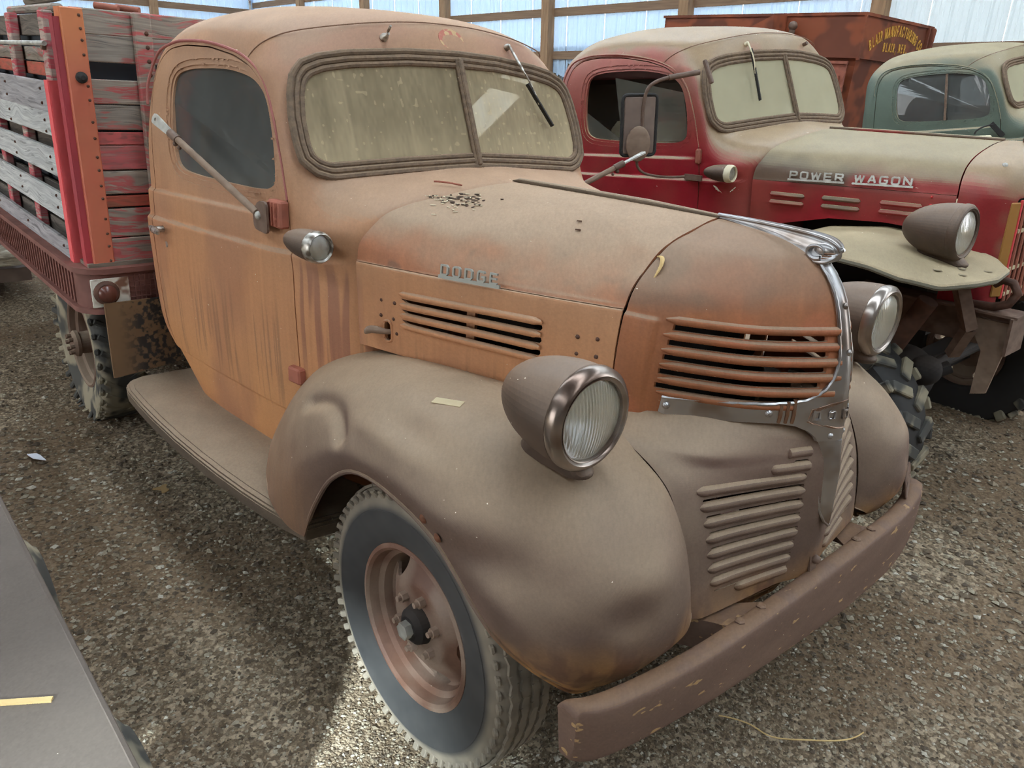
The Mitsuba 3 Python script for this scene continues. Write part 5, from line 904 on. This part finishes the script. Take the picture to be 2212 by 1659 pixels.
for s_ in (-1, 1):
    headlamp(RT, (.465, s_ * .675, 1.125), .0885, .235, 'lamp_shell', 'lamp_shell', tw=rtw, foot=(.40, s_ * .67, 1.0)); headlamp(RT, (-.665, s_ * .675, 1.25), .034, .15, 'lamp_shell', 'cream', name='cowl_lamp', tw=rtw, yaw=-s_ * 6)
Q('door_hinge', box((-.89, -.648, 1.315), (.03, .03, .075), None, .008), 'bracket_red', 40, rd)
wiper(RT, (-.951, -.26, 1.849), (.88, -.1, .45), wz(-.262, 1.80, .03), wz(-.262, 1.70, .022), wz(-.268, 1.57, .02), 'cream', rtw)
Q('wiper_shaft', cat(tube([(-.956, .269, 1.852), (-.93, .268, 1.862)], .010, 8)), 'steel_rusty')
# west coast mirror on the near door
mk = Q('mirror', box((-1.02, -.965, 1.475), (.016, .165, .275), rot([0, 0, 1], -28), .02), 'mirror_back', 30, RT, 'rectangular door mirror seen from behind')
mfz = np.array(fillet([(-.088, -.142), (.088, -.142), (.088, .142), (-.088, .142)], .025, 6)); Rm = rot([0, 0, 1], -28)[:3, :3]; Q('mirror_frame', tube([np.array((-1.02, -.965, 1.475)) + Rm @ np.array([0, a, b]) for a, b in np.vstack([mfz, mfz[:2]])], .009, 8), 'darkrubber', 40, mk)
Q('mirror_bow', cat(tube(curve([(-1.005, -.955, 1.47), (-1.0, -.955, 1.60), (-.985, -.935, 1.66), (-.94, -.86, 1.695), (-.895, -.72, 1.715)], 24), .009, 10), tube([(-.94, -.86, 1.695), (-.885, -.70, 1.718)], .013, 10), tube(curve([(-1.02, -.96, 1.34), (-1.02, -.955, 1.27), (-1.0, -.90, 1.235), (-.93, -.70, 1.215)], 16), .007, 8), box((-.90, -.665, 1.21), (.11, .012, .028)), box((-.865, -.655, 1.72), (.02, .02, .12), rot([0, 1, 0], -28), .004)), 'steel_rusty', 40, mk)
rmk = Q('round_mirror', moved(trimesh.creation.icosphere(3, 1), (-1.0, -.985, 1.39), rot([0, 0, 1], -30), (.018, .062, .085)), 'arm_dusty', 40, mk, 'round convex mirror hanging at the side')
# wings transfer and faded door lettering
for s_ in (-1, 1):
    wpts = [(0, -.016), (.012, -.004), (.03, .004), (.060, .014), (.056, .006), (.045, -.002), (.048, -.006), (.034, -.010), (.036, -.014), (.02, -.016), (.010, -.024), (0, -.03)]
    m = trimesh.creation.extrude_polygon(Polygon([(a * s_, b) for a, b in wpts]).buffer(0), .0015, engine='earcut'); m.apply_transform(frame_on((-.735, -.6145, 1.165), (.95, .31, .0), (.28, -.96, 0))); Q('wing_transfer', m, 'letter_white', False, rck, 'small faded white winged transfer')
x_ = -1.50
for ch, g in zip('WRE', (.05, .045, .04)):
    m = letter(ch, .032, .034, .005, .001); m.apply_transform(frame_on((x_, side_y(x_, 1.2) - .0115, 1.222), (.995, .09, 0), (.09, -1, 0))); Q('door_letter', m, 'bracket_red', False, rd, 'faded painted letter on the red door'); x_ += g
# front end: frame horns with tow hook, shock tube, axle, tyres
for s_ in (-1, 1):
    Q('frame_horn', cat(box((.30, s_ * .43, .70), (.70, .012, .15)), box((.30, s_ * .40, .772), (.72, .13, .010)), box((.645, s_ * .40, .69), (.012, .16, .16))), 'steel_rusty', False)
    Q('tow_hook', tube([(.45, s_ * .42, .785), (.54, s_ * .42, .79), (.60, s_ * .42, .815), (.625, s_ * .42, .865), (.60, s_ * .42, .905), (.56, s_ * .42, .91), (.53, s_ * .42, .885)], np.linspace(.02, .016, 7), 10), 'rust_dark', 40)
    Q('shock_tube', tube([(.34, s_ * .56, .80), (.20, s_ * .56, .50)], .042, 16), 'rust_dark', 40); Q('fender_brace', cat(beam((.44, s_ * .58, .95), (.50, s_ * .50, .70), .05, .05), beam((.50, s_ * .50, .70), (.44, s_ * .46, .56), .05, .04)), 'steel_rusty', False)
    Q('horn_gusset', tm(prism([(.46, .74), (.64, .74), (.63, .60), (.60, .42), (.54, .40), (.545, .60)], s_ * .44 - .006, s_ * .44 + .006, 'y')), 'arm_dusty', False)
    wheel((.02, s_ * .80, .40), .46, .222, .24, 'cleat', s_, None, None, ('tyre_mud', 'rust_dusty'), name='tmp') if False else None
def redwheel(c, s_):
    cy = np.array(c); m = lambda q: moved(q if s_ < 0 else mirror(q), cy)
    ring, disc, d0 = rim_mesh(.222, .22, .07); w = Q('wheel', m(cat(ring, disc)), 'rust_dusty'); Q('tyre', m(tyre_mesh(.45, .222, .235, 'cleat')), 'darkrubber', 40, w); Q('tread', m(cleats(.45, .235, 20, .028, .05)), 'tyre_mud', False, w)
for c in [(.06, -.77), (.06, .77), (-2.95, -.77), (-2.95, .77)]: redwheel((c[0], c[1], .22), np.sign(c[1]))
Q('front_axle', cat(beam((.06, -.66, .25), (.06, .66, .25), .10, .12), moved(trimesh.creation.icosphere(3, .16), (.06, -.05, .25)), tube([(.30, -.5, .42), (.30, .5, .42)], .03, 10), tube([(.20, -.62, .33), (.42, -.40, .48)], .03, 10), moved(trimesh.creation.icosphere(2, .07), (.36, -.50, .47))), 'black_iron', 40)
Q('frame', cat(*[beam((-4.2, s_ * .40, .68), (.3, s_ * .40, .68), .06, .15) for s_ in (-1, 1)], box((-.2, 0, .85), (.7, .4, .5), None, .05)), 'black_iron', False)
Q('running_board', cat(box((-1.35, -.78, .50), (1.1, .28, .03)), box((-1.35, .78, .50), (1.1, .28, .03))), 'tan_fender', False)
Q('rear_bed', cat(box((-3.3, 0, 1.0), (2.2, 1.5, .06)), *[box((-3.3, s_ * .75, 1.2), (2.2, .05, .4)) for s_ in (-1, 1)], box((-2.22, 0, 1.2), (.05, 1.5, .4))), 'red_paint', False)

GT = thing('green_truck', 'dusty green truck cab at the right edge, parked behind the red truck', 'truck')
gtw, gck, gd = cab_copy(GT, GRN, 'green_paint', 'window_glass', 'red_windshield')
def K(n_, m, mt, sm=35, p=GT, label=None): return obj(n_, m, mt, p, sm, label, gtw)
K('vent_bar', beam((-1.33, -.655, 1.72), (-1.30, -.672, 1.365), .010, .016), 'arm_dusty', False, gd); K('rear_seatback', box((-1.93, 0, 1.45), (.07, 1.0, .45), rot([0, 1, 0], -6), .03), 'seat_cloth', 40)
obj('hood', scene[RT + '__hood'], 'green_paint', GT, tw=gtw); obj('hood_side', scene[RT + '__hood_side'], 'green_paint', GT, tw=gtw); obj('hood_side', scene[RT + '__hood_side_001'], 'green_paint', GT, tw=gtw); obj('radiator_shell', scene[RT + '__radiator_shell'], 'green_paint', GT, tw=gtw)
for k in ('fender', 'fender_001'): obj('fender', scene[RT + '__' + k], 'tan_fender', GT, tw=gtw)
gm = K('mirror', box((-1.0, -.80, 1.235), (.20, .14, .012), rot([0, 0, 1], 20), .006), 'cream', 30, GT, 'drooping pale mirror of the green truck'); K('mirror_arm', cat(tube(curve([(-1.02, -.80, 1.255), (-1.0, -.79, 1.29), (-.92, -.70, 1.32)], 10), .006, 8), beam((-.94, -.71, 1.33), (-.86, -.66, 1.23), .02, .035)), 'darkrubber', 30, gm)
for c in [(.06, -.77), (.06, .77), (-2.95, -.77), (-2.95, .77)]:
    s_ = int(np.sign(c[1])); f_ = {-1: '', 1: '_001'}[s_]; src = f'{RT}__wheel' + f_; sgw = T((GRN @ trimesh.transformations.translation_matrix((c[0] - .06, 0, .0))).tolist()); w_ = obj('wheel', scene[src], 'rust_dusty', GT, tw=sgw); obj('tyre', scene[src + '__tyre'], 'darkrubber', w_, tw=sgw); obj('tread', scene[src + '__tread'], 'tyre_mud', w_, tw=sgw)
K('frame', cat(*[beam((-4.2, s_ * .40, .60), (.5, s_ * .40, .60), .06, .15) for s_ in (-1, 1)], box((-.2, 0, .85), (.7, .4, .5), None, .05)), 'black_iron', False)
# ---------------------------------------------------------------- building, ground, the things around
def structure(k): labels.setdefault(k, {})['kind'] = 'structure'; return k
UPB = np.array([-.035, -.06, .998]); UPB /= np.linalg.norm(UPB)            # the building stands a little out of square with the leaning truck
def gz(x_, y_): return .055 * np.clip(y_ - 1.1, 0, None) + .0 * x_
gx_ = np.linspace(-24, 9, 330); gy_ = np.linspace(-12, 11, 230); X_, Y_ = np.meshgrid(gx_, gy_, indexing='ij')
Z_ = gz(X_, Y_) + .022 * (meshkit.fbm(np.stack([X_ * .8, Y_ * .8, X_ * 0], -1), 4, 2) - .5) - .006
fm = grid_mesh(np.stack([X_, Y_, Z_], 2)); 
if fm.face_normals[0][2] < 0: fm.invert()
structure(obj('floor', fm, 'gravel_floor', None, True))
rs_ = np.random.default_rng(11); N_ = 150000
rr = .55 * np.exp(rs_.uniform(0, math.log(9.5 / .55), N_)); th_ = rs_.uniform(math.radians(92), math.radians(190), N_)
px_, py_ = 1.376 + rr * np.cos(th_), -1.754 + rr * np.sin(th_)
octa = np.array([(1, 0, 0), (-1, 0, 0), (0, 1, 0), (0, -1, 0), (0, 0, 1), (0, 0, -1)], float); of = np.array([(0, 2, 4), (2, 1, 4), (1, 3, 4), (3, 0, 4), (2, 0, 5), (1, 2, 5), (3, 1, 5), (0, 3, 5)])
for k in range(5):
    sel = np.arange(N_) % 5 == k if k < 4 else (np.arange(N_) % 13 == 0); n_ = sel.sum(); sz = rs_.gamma(3.5, .0010, n_)[:, None, None] + .0016; sz = sz * np.clip(rr[sel] / 2.2, .8, 1.5)[:, None, None]
    v = octa[None] * (1 + rs_.uniform(-.35, .35, (n_, 6, 1))) * np.array([1.2, .95, .55]) * sz; a = rs_.uniform(0, 6.28, n_); c_, s_ = np.cos(a)[:, None], np.sin(a)[:, None]
    v = np.stack([v[..., 0] * c_ - v[..., 1] * s_, v[..., 0] * s_ + v[..., 1] * c_, v[..., 2]], -1); x0_, y0_ = px_[sel], py_[sel]
    ix = np.clip(((x0_ + 24) / 33 * 329).round().astype(int), 0, 329); iy = np.clip(((y0_ + 12) / 23 * 229).round().astype(int), 0, 229)
    v = v + np.stack([x0_, y0_, Z_[ix, iy] + sz[:, 0, 0] * .25], -1)[:, None]; f_ = (of[None] + 6 * np.arange(n_)[:, None, None]).reshape(-1, 3)
    key = obj('gravel', trimesh.Trimesh(v.reshape(-1, 3), f_, process=False), f'stone_{k}', 'floor', False); labels[key] = {'kind': 'stuff'}
# back wall: ribbed sheets made translucent so daylight brightens them, on posts and girts
WX0, WY0 = -19.4, 9.24; wy = lambda x_: WY0 + .0155 * (x_ - WX0)
def wall_pt(x_, z_, d=0.): return np.array([x_, wy(x_) - d - .06 * (z_ - 1.5), z_ + .031 * (x_ + 10)])
prof = []
for k in range(4):
    o_ = k * .2286
    prof += [(o_, 0), (o_ + .018, -.019), (o_ + .036, -.019), (o_ + .054, 0), (o_ + .095, 0), (o_ + .101, -.004), (o_ + .109, -.004), (o_ + .115, 0), (o_ + .150, 0), (o_ + .156, -.004), (o_ + .164, -.004), (o_ + .170, 0)]
prof.append((.9144, 0)); prof = np.array(prof)
wl = 'wall_back'
structure(obj(wl, cat(*[beam(wall_pt(-22.6, z_, -.06), wall_pt(6, z_, -.06), .01, .05) for z_ in (.3,)]), 'wainscot', None, False))
sheet = np.array([[(a, b - .06 * (z_ - 1.5), z_) for a, b in prof] for z_ in (.2, 6.2)]); shm = grid_mesh(sheet); shd = None
for k in range(31):
    x_ = -22.5 + k * .9144; tw = T().translate([x_, wy(x_), .031 * (x_ + 10)])
    kk_ = obj('siding_sheet', shm if shd is None else shd, 'siding', wl, False, tw=tw); shd = {q: v for q, v in scene[kk_].items() if q not in ('to_world',)}
for k in range(-1, 8):
    x_ = WX0 + 3.1 * k; 
    if x_ > 5: continue
    obj('post', beam(wall_pt(x_, .1, .11), wall_pt(x_, 5.6, .11), .19, .16, up=(0, 1, 0)), 'stud_wood', wl, False)
for z_ in (1.50, 2.23, 2.96, 3.69, 4.42): obj('girt', beam(wall_pt(-22.4, z_, .022), wall_pt(5.5, z_, .022), .04, .14, up=(0, 0, 1)), 'purlin_wood', wl, False)
obj('skirt_board', beam(wall_pt(-22.4, 1.36, .03), wall_pt(-6.5, 1.36, .03), .03, 2.06), 'wainscot', wl, False)
# left end wall
def lw_pt(y_, z_, d=0.): return np.array([-22.35 + d, y_, z_ - .03 * (9.1 - y_) * .4])
w2 = 'wall_left'; structure(obj(w2, beam(lw_pt(-12, .2), lw_pt(9.1, .2), .03, .1), 'wainscot', None, False))
sh2 = np.array([[(b * -1, a, z_) for a, b in prof] for z_ in (-.2, 6.2)]); m2 = grid_mesh(sh2); s2 = None
for k in range(23):
    y_ = 9.1 - (k + 1) * .9144; kk_ = obj('siding_sheet', m2 if s2 is None else s2, 'siding' if y_ > 1.5 else 'old_siding', w2, False, tw=T().translate([-22.35, y_, 0])); s2 = {q: v for q, v in scene[kk_].items() if q != 'to_world'}
for z_ in (1.6, 2.35, 3.12, 3.85): obj('girt', beam(lw_pt(-11, z_, .04), lw_pt(9.0, z_, .04), .04, .16), 'purlin_wood', w2, False)
for y_ in (6.2, 3.4, .4, -2.7, -5.8): obj('post', beam(lw_pt(y_, .1, .1), lw_pt(y_, 5.6, .1), .19, .16, up=(1, 0, 0)), 'stud_wood', w2, False)
obj('corner_strip', beam((-22.2, 9.0, .2), (-22.0, 9.0 - .3, 5.5), .05, .05, up=(1, 0, 0)), 'paint_white', w2, False)
# the walls behind the photographer, with a wide door to the left and a high gap added to throw a sun patch
for k, (xa, xb, za, zb_) in enumerate([(-22.4, -7.2, -.5, 5.4), (-7.2, .6, 3.3, 5.4), (.6, 5.95, -.5, 5.4), (5.95, 6.85, -.5, 4.60), (5.95, 6.85, 4.90, 5.4), (6.85, 8.8, -.5, 5.4)]):
    kw = structure(obj('wall_front' if k == 0 else f'wall_front_{k:03d}', box(((xa + xb) / 2, -9.6, (za + zb_) / 2), (xb - xa, .03, zb_ - za)), 'old_siding', None, False))
    for x_ in np.arange(xa + .5, xb, 3.1) if zb_ - za > 1.5 else []: obj('post', box((x_, -9.45, (za + zb_) / 2), (.18, .16, zb_ - za)), 'stud_wood', kw, False)
kw = structure(obj('wall_right', box((8.75, -.2, 2.4), (.03, 19, 6)), 'old_siding', None, False))
for y_ in np.arange(-9, 9.2, 2.4): obj('post', box((8.6, y_, 2.4), (.16, .18, 6)), 'stud_wood', kw, False)
for z_ in (1.2, 2.2, 3.2, 4.2): obj('girt', box((8.66, -.2, z_), (.05, 18.6, .14)), 'purlin_wood', kw, False)
# roof with open skylight strips, carried by trusses
for k, (ya, yb) in enumerate(ROOF_STRIPS):
    structure(obj(f'ceiling' if k == 0 else f'ceiling_{k:03d}', box((-7., (ya + yb) / 2, 5.3), (31.5, yb - ya, .03)), 'roof_metal', None, False))
for k in range(len(ROOF_STRIPS) - 1): obj('skylight_panel', box((-7., (ROOF_STRIPS[k][1] + ROOF_STRIPS[k + 1][0]) / 2, 5.30), (31.5, ROOF_STRIPS[k + 1][0] - ROOF_STRIPS[k][1], .004)), 'skylight', 'ceiling', False)
for k in range(9):
    x_ = -20.5 + k * 3.1
    m = cat(beam((x_, -9.8, 4.35), (x_, 9.1, 4.35), .05, .14), beam((x_, -9.8, 5.2), (x_, 9.1, 5.2), .05, .14), *[beam((x_, -9.6 + j * 1.9, 4.4 if j % 2 else 5.15), (x_, -9.6 + (j + 1) * 1.9, 5.15 if j % 2 else 4.4), .04, .09) for j in range(9)])
    obj('truss', m, 'stud_wood', 'ceiling', False)
# the rusty feed wagon
WG = thing('feed_wagon', 'rusty brown steel feed wagon with yellow lettering, behind the red and green trucks', 'wagon')
def V(n_, m, mt, sm=False, p=WG, label=None): return obj(n_, m, mt, p, sm, label)
x0, y0 = -2.94, 7.0
bodyp = [(-2.94, 7.0), (-2.94, 8.72), (-5.6, 8.72), (-5.6, 7.0)]
V('box', cat(box((-4.27, 7.86, 2.40), (2.66, 1.72, .42)), box((-4.27, 7.86, 2.625), (2.70, 1.76, .03))), 'wagon_rust')
wgz = lambda y_, z_: z_ + .055 * (y_ - 7.0)
V('hopper', trimesh.convex.convex_hull(np.array([(-2.98, 7.06, 2.2), (-2.98, 8.66, 2.2), (-5.5, 7.06, 2.2), (-5.5, 8.66, 2.2), (-3.1, 7.25, 1.2), (-3.1, 8.45, 1.2), (-5.3, 7.25, 1.2), (-5.3, 8.45, 1.2)])), 'wagon_rust')
V('corner_flange', cat(box((-2.93, 6.99, 2.40), (.03, .03, .46)), box((-2.93, 8.60, 2.40), (.05, .03, .46)), tm(prism([(8.72, 2.62), (8.95, 2.42), (8.95, 2.2), (8.72, 2.18)], -3.1, -3.07, 'x')), tm(prism([(8.62, 2.2), (8.66, 2.2), (8.72, 2.6), (8.68, 2.62)], -2.94, -2.88, 'x'))), 'wagon_rust')
V('chute', trimesh.convex.convex_hull(np.array([(-3.85, 6.99, 2.62), (-4.35, 6.99, 2.40), (-3.85, 6.99, 2.2), (-4.35, 6.99, 2.2), (-3.85, 6.7, 2.60), (-4.35, 6.7, 2.38), (-3.85, 6.7, 2.2), (-4.35, 6.7, 2.2)])), 'wagon_rust')
V('side_door', cat(box((-3.14, 6.97, 1.99), (.22, .03, .30)), box((-3.14, 6.94, 2.14), (.26, .03, .03)), box((-3.12, 6.93, 1.98), (.10, .05, .05))), 'bracket_red')
V('pipe_fitting', cat(tube([(-3.72, 6.97, 2.32), (-3.72, 6.88, 2.32), (-3.70, 6.88, 2.46)], .035, 12), moved(trimesh.creation.icosphere(2, .05), (-3.70, 6.88, 2.50))), 'steel_rusty', 40)
def sign(txt, yc, zc, h, R, sp, mt):
    """painted capitals, along +y on the wagon's end, on an arc of radius R (0: straight)"""
    L = [(c, None if c == ' ' else meshkit.text_mesh(c, h, .004, True)) for c in txt]; wd = [sp * .55 if m is None else sp * (.6 if c in 'I.,' else 1.0) for c, m in L]; tot = sum(wd); u = -tot / 2
    for (c, m), w_ in zip(L, wd):
        if m is not None:
            m = m.copy(); m.apply_translation((-(m.bounds[0][0] + m.bounds[1][0]) / 2, 0, 0)); m.apply_scale((.62, 1.25, 1)); a = (u + w_ / 2)
            if R: ang = a / R; m.apply_transform(rot([0, 0, 1], -math.degrees(ang))); m.apply_translation((R * math.sin(ang), R * math.cos(ang) - R, 0))
            else: m.apply_translation((a, 0, 0))
            m.apply_transform(frame_on((-2.937, yc, zc), (0, 1, 0.03), (1, 0, 0))); V('letter', m, mt, False, WG, 'yellow painted letter')
        u += w_
sign('BLAIR MANUFACTURING CO.', 7.87, 2.47, .085, 1.3, .066, 'letter_yellow'); sign('BLAIR, NEB.', 7.84, 2.30, .07, 0, .068, 'letter_yellow')
V('legs', cat(*[beam((x_, y_, .3), (x_, y_, 1.4), .1, .1, up=(1, 0, 0)) for x_ in (-3.2, -5.2) for y_ in (7.3, 8.4)], beam((-3.2, 7.3, .8), (-5.2, 7.3, .8), .1, .1), beam((-3.2, 8.4, .8), (-5.2, 8.4, .8), .1, .1)), 'black_iron')
for x_ in (-3.5, -4.9):
    for y_ in (7.2, 8.5): V('wheel', cat(tyre_mesh(.36, .2, .18, 'road', 40), moved(lathe([(-.05, 0), (-.05, .2), (.05, .2), (.05, 0)], 24, 'y'), (0, 0, 0))).apply_translation((x_, y_, .36 + gz(0, y_) - .02)), 'darkrubber', 40)
BXP = thing('wagon_box', 'plain brown wagon box whose top shows behind the green truck cab at the right edge', 'wagon')
obj('box', box((.6, 8.2, 1.5), (3.6, 1.2, 1.86)), 'brown_panel', BXP, False); obj('top_rail', box((.6, 7.58, 2.42), (3.66, .06, .05)), 'wagon_rust', BXP, False)
for x_ in (-.7, 1.9): obj('wheel', moved(tyre_mesh(.36, .1, .18, 'road', 40), (x_, 7.7, .36 + gz(0, 7.7) - .02)), 'darkrubber', BXP, 40)
# flat trailer at the lower left
TL = thing('low_trailer', 'flat dusty grey trailer deck in the lower left corner beside the orange truck', 'trailer')
obj('deck', cat(tm(prism(fillet([(-2.6, -1.512), (.20, -1.512), (.20, -2.9), (-2.6, -2.9)], [.02, .05, .05, .02], 6), .488, .508, 'z')), tube([(-2.58, -1.512, .497), (.18, -1.512, .497)], .012, 8)), 'trailer_dust', TL, 30)
obj('frame', cat(box((-1.2, -1.75, .43), (2.7, .08, .11)), box((-1.2, -2.6, .43), (2.7, .08, .11)), box((-.4, -2.1, .43), (.1, 1.0, .1))), 'black_iron', TL, False)
for x_ in (-.83, .02):
    w_ = obj('wheel', moved(lathe([(-.09, 0), (-.09, .15), (.09, .15), (.09, 0)], 30, 'y'), (x_, -1.58, .23)), 'steel_rusty', TL, 30); obj('tyre', moved(tyre_mesh(.24, .15, .19, 'road', 70), (x_, -1.560, .228)), 'tyre_mud', w_, 40)
k_ = obj('wood_chip', beam((-.13, -1.585, .511), (-.19, -1.68, .511), .012, .006), 'straw', None, False); labels[k_] = {'label': 'orange brown wood splinter lying on the grey trailer deck', 'category': 'wood'}
# old white trailer behind the rear wheel
OT = thing('old_trailer', 'old trailer with peeling white boards and amber lamp behind the rear wheel', 'trailer')
for j, (zz0, zz1) in enumerate([(.335, .39), (.25, .33)]): obj('board', box((-5.25 - j * .01, -2.0, (zz0 + zz1) / 2), (.05 + .2 * (j == 0), 3.2, zz1 - zz0 - .006), None, .004), 'wood_white', OT, False)
obj('frame', cat(box((-6.3, -2.0, .17), (2.0, 2.8, .10)), box((-6.4, -2.0, .60), (1.9, 2.9, .42))), 'mirror_back', OT, False)
lk_ = obj('lamp', moved(lathe([(0, 0), (0, .08), (.05, .075), (.06, .05), (.06, 0)], 24, 'x'), (-5.44, -1.58, .55)), 'rust_dark', OT, 30); obj('lens', moved(trimesh.creation.icosphere(2, .045), (-5.36, -1.56, .55)), 'lamp_amber', lk_, 40)
for y_ in (-1.1, -2.9): obj('wheel', moved(tyre_mesh(.30, .05, .16, 'road', 40), (-6.2, y_, .28)), 'darkrubber', OT, 40)
# small things lying about
def small(name, m, mt, lab, c, g=None, sm=False):
    k = obj(name, m, mt, None, sm); labels[k] = {'label': lab, 'category': c}
    if g: labels[k]['group'] = g
    return k
small('paper_scrap', tm(prism([(-2.44, -1.235), (-2.38, -1.222), (-2.33, -1.18), (-2.40, -1.19), (-2.425, -1.20)], .008, .012, 'z')), 'litter_white', 'small white paper scrap on the gravel left of the running board', 'litter')
small('dry_leaf', tm(prism(rounded([(-1.80, -.89), (-1.77, -.865), (-1.74, -.87), (-1.755, -.835), (-1.78, -.84), (-1.81, -.83), (-1.80, -.86)], 30), .008, .011, 'z')), 'tan_leaf', 'tan dry leaf on the gravel below the running board', 'leaf')
st_ = curve([(.51, -.02, .012), (.58, .02, .014), (.66, .03, .018), (.74, .10, .026), (.80, .19, .018), (.82, .27, .012)], 40); small('straw_strand', tube(st_, .0022, 6), 'straw', 'long pale straw strand on the gravel right of the bumper', 'straw', None, 40)
hz = lambda x_, y_: float(Hf[np.unravel_index(np.argmin((Hf[..., 0] - x_) ** 2 + (Hf[..., 1] - y_) ** 2), Hf.shape[:2])][2])
rn = np.random.default_rng(3); nest = []
for k in range(40):
    a = rn.uniform(0, 6.28); x_, y_ = -.47 + rn.normal(0, .055), -.325 + rn.normal(0, .035); b_ = box((0, 0, 0), (rn.uniform(.006, .018), rn.uniform(.002, .005), .002), rot([0, 0, 1], math.degrees(a))); b_.apply_translation((x_, y_, hz(x_, y_) + .003)); nest.append(b_)
k_ = obj('nest_litter', cat(*nest), 'droppings', None, False); labels[k_] = {'label': 'pale nest litter and droppings on the orange truck hood', 'category': 'debris', 'kind': 'stuff'}
nest = []
for k in range(60):
    a = rn.uniform(0, 6.28); x_, y_ = -.475 + rn.normal(0, .06), -.30 + rn.normal(0, .03); b_ = box((0, 0, 0), (rn.uniform(.006, .016), rn.uniform(.003, .008), .002), rot([0, 0, 1], math.degrees(a))); b_.apply_translation((x_, y_, hz(x_, y_) + .002)); nest.append(b_)
k_ = obj('nest_dirt', cat(*nest), 'nest_dark', None, False); labels[k_] = {'label': 'dark nest dirt under the pale litter on the orange hood', 'category': 'debris', 'kind': 'stuff'}
small('twig', tube(curve([(-.645, -.27, 1.437), (-.615, -.245, 1.437), (-.585, -.205, 1.430)], 8), .003, 6), 'bracket_red', 'thin reddish twig lying on the cowl below the windshield', 'twig', None, 40)
for (x_, y_), lab in zip([(-.047, -.229), (-.02, -.26)], ['dark leaf crumb on the orange hood, the farther one', 'dark leaf crumb on the orange hood, the nearer one']):
    small('leaf_crumb', box((x_, y_, hz(x_, y_) + .004), (.014, .005, .003), rot([0, 0, 1], 40)), 'twig_brown', lab, 'leaf', 'leaf crumbs on the orange hood')
small('straw_tuft', cat(*[tube(curve([(.236, -.245 + j * .004, 1.372), (.25 + j * .006, -.25 - j * .004, 1.371 - j * .002), (.262, -.268 - j * .006, 1.35 - j * .008)], 8), .0022, 5) for j in range(4)]), 'straw', 'small straw tuft stuck to the nose of the orange truck', 'straw', None, 40)
small('driftwood', tube(curve([(-3.0, -.83, 1.948), (-2.75, -.80, 1.958), (-2.5, -.83, 1.950), (-2.3, -.86, 1.945)], 20), np.linspace(.022, .012, 20), 8), 'wood_grey', 'crooked grey stick lying on top of the side rack', 'stick', None, 40)
for j, y_ in enumerate((-.70, -.62)): small('clay_pipe', cat(tube([(-2.28, y_ - .05, 1.925), (-2.22, y_ + .02, 1.918)], .013, 12)), 'bracket_red', ['short rusty pipe end on the front rack top, left one', 'short rusty pipe end on the front rack top, right one'][j], 'pipe', 'rusty pipe ends on the front rack top', 40)
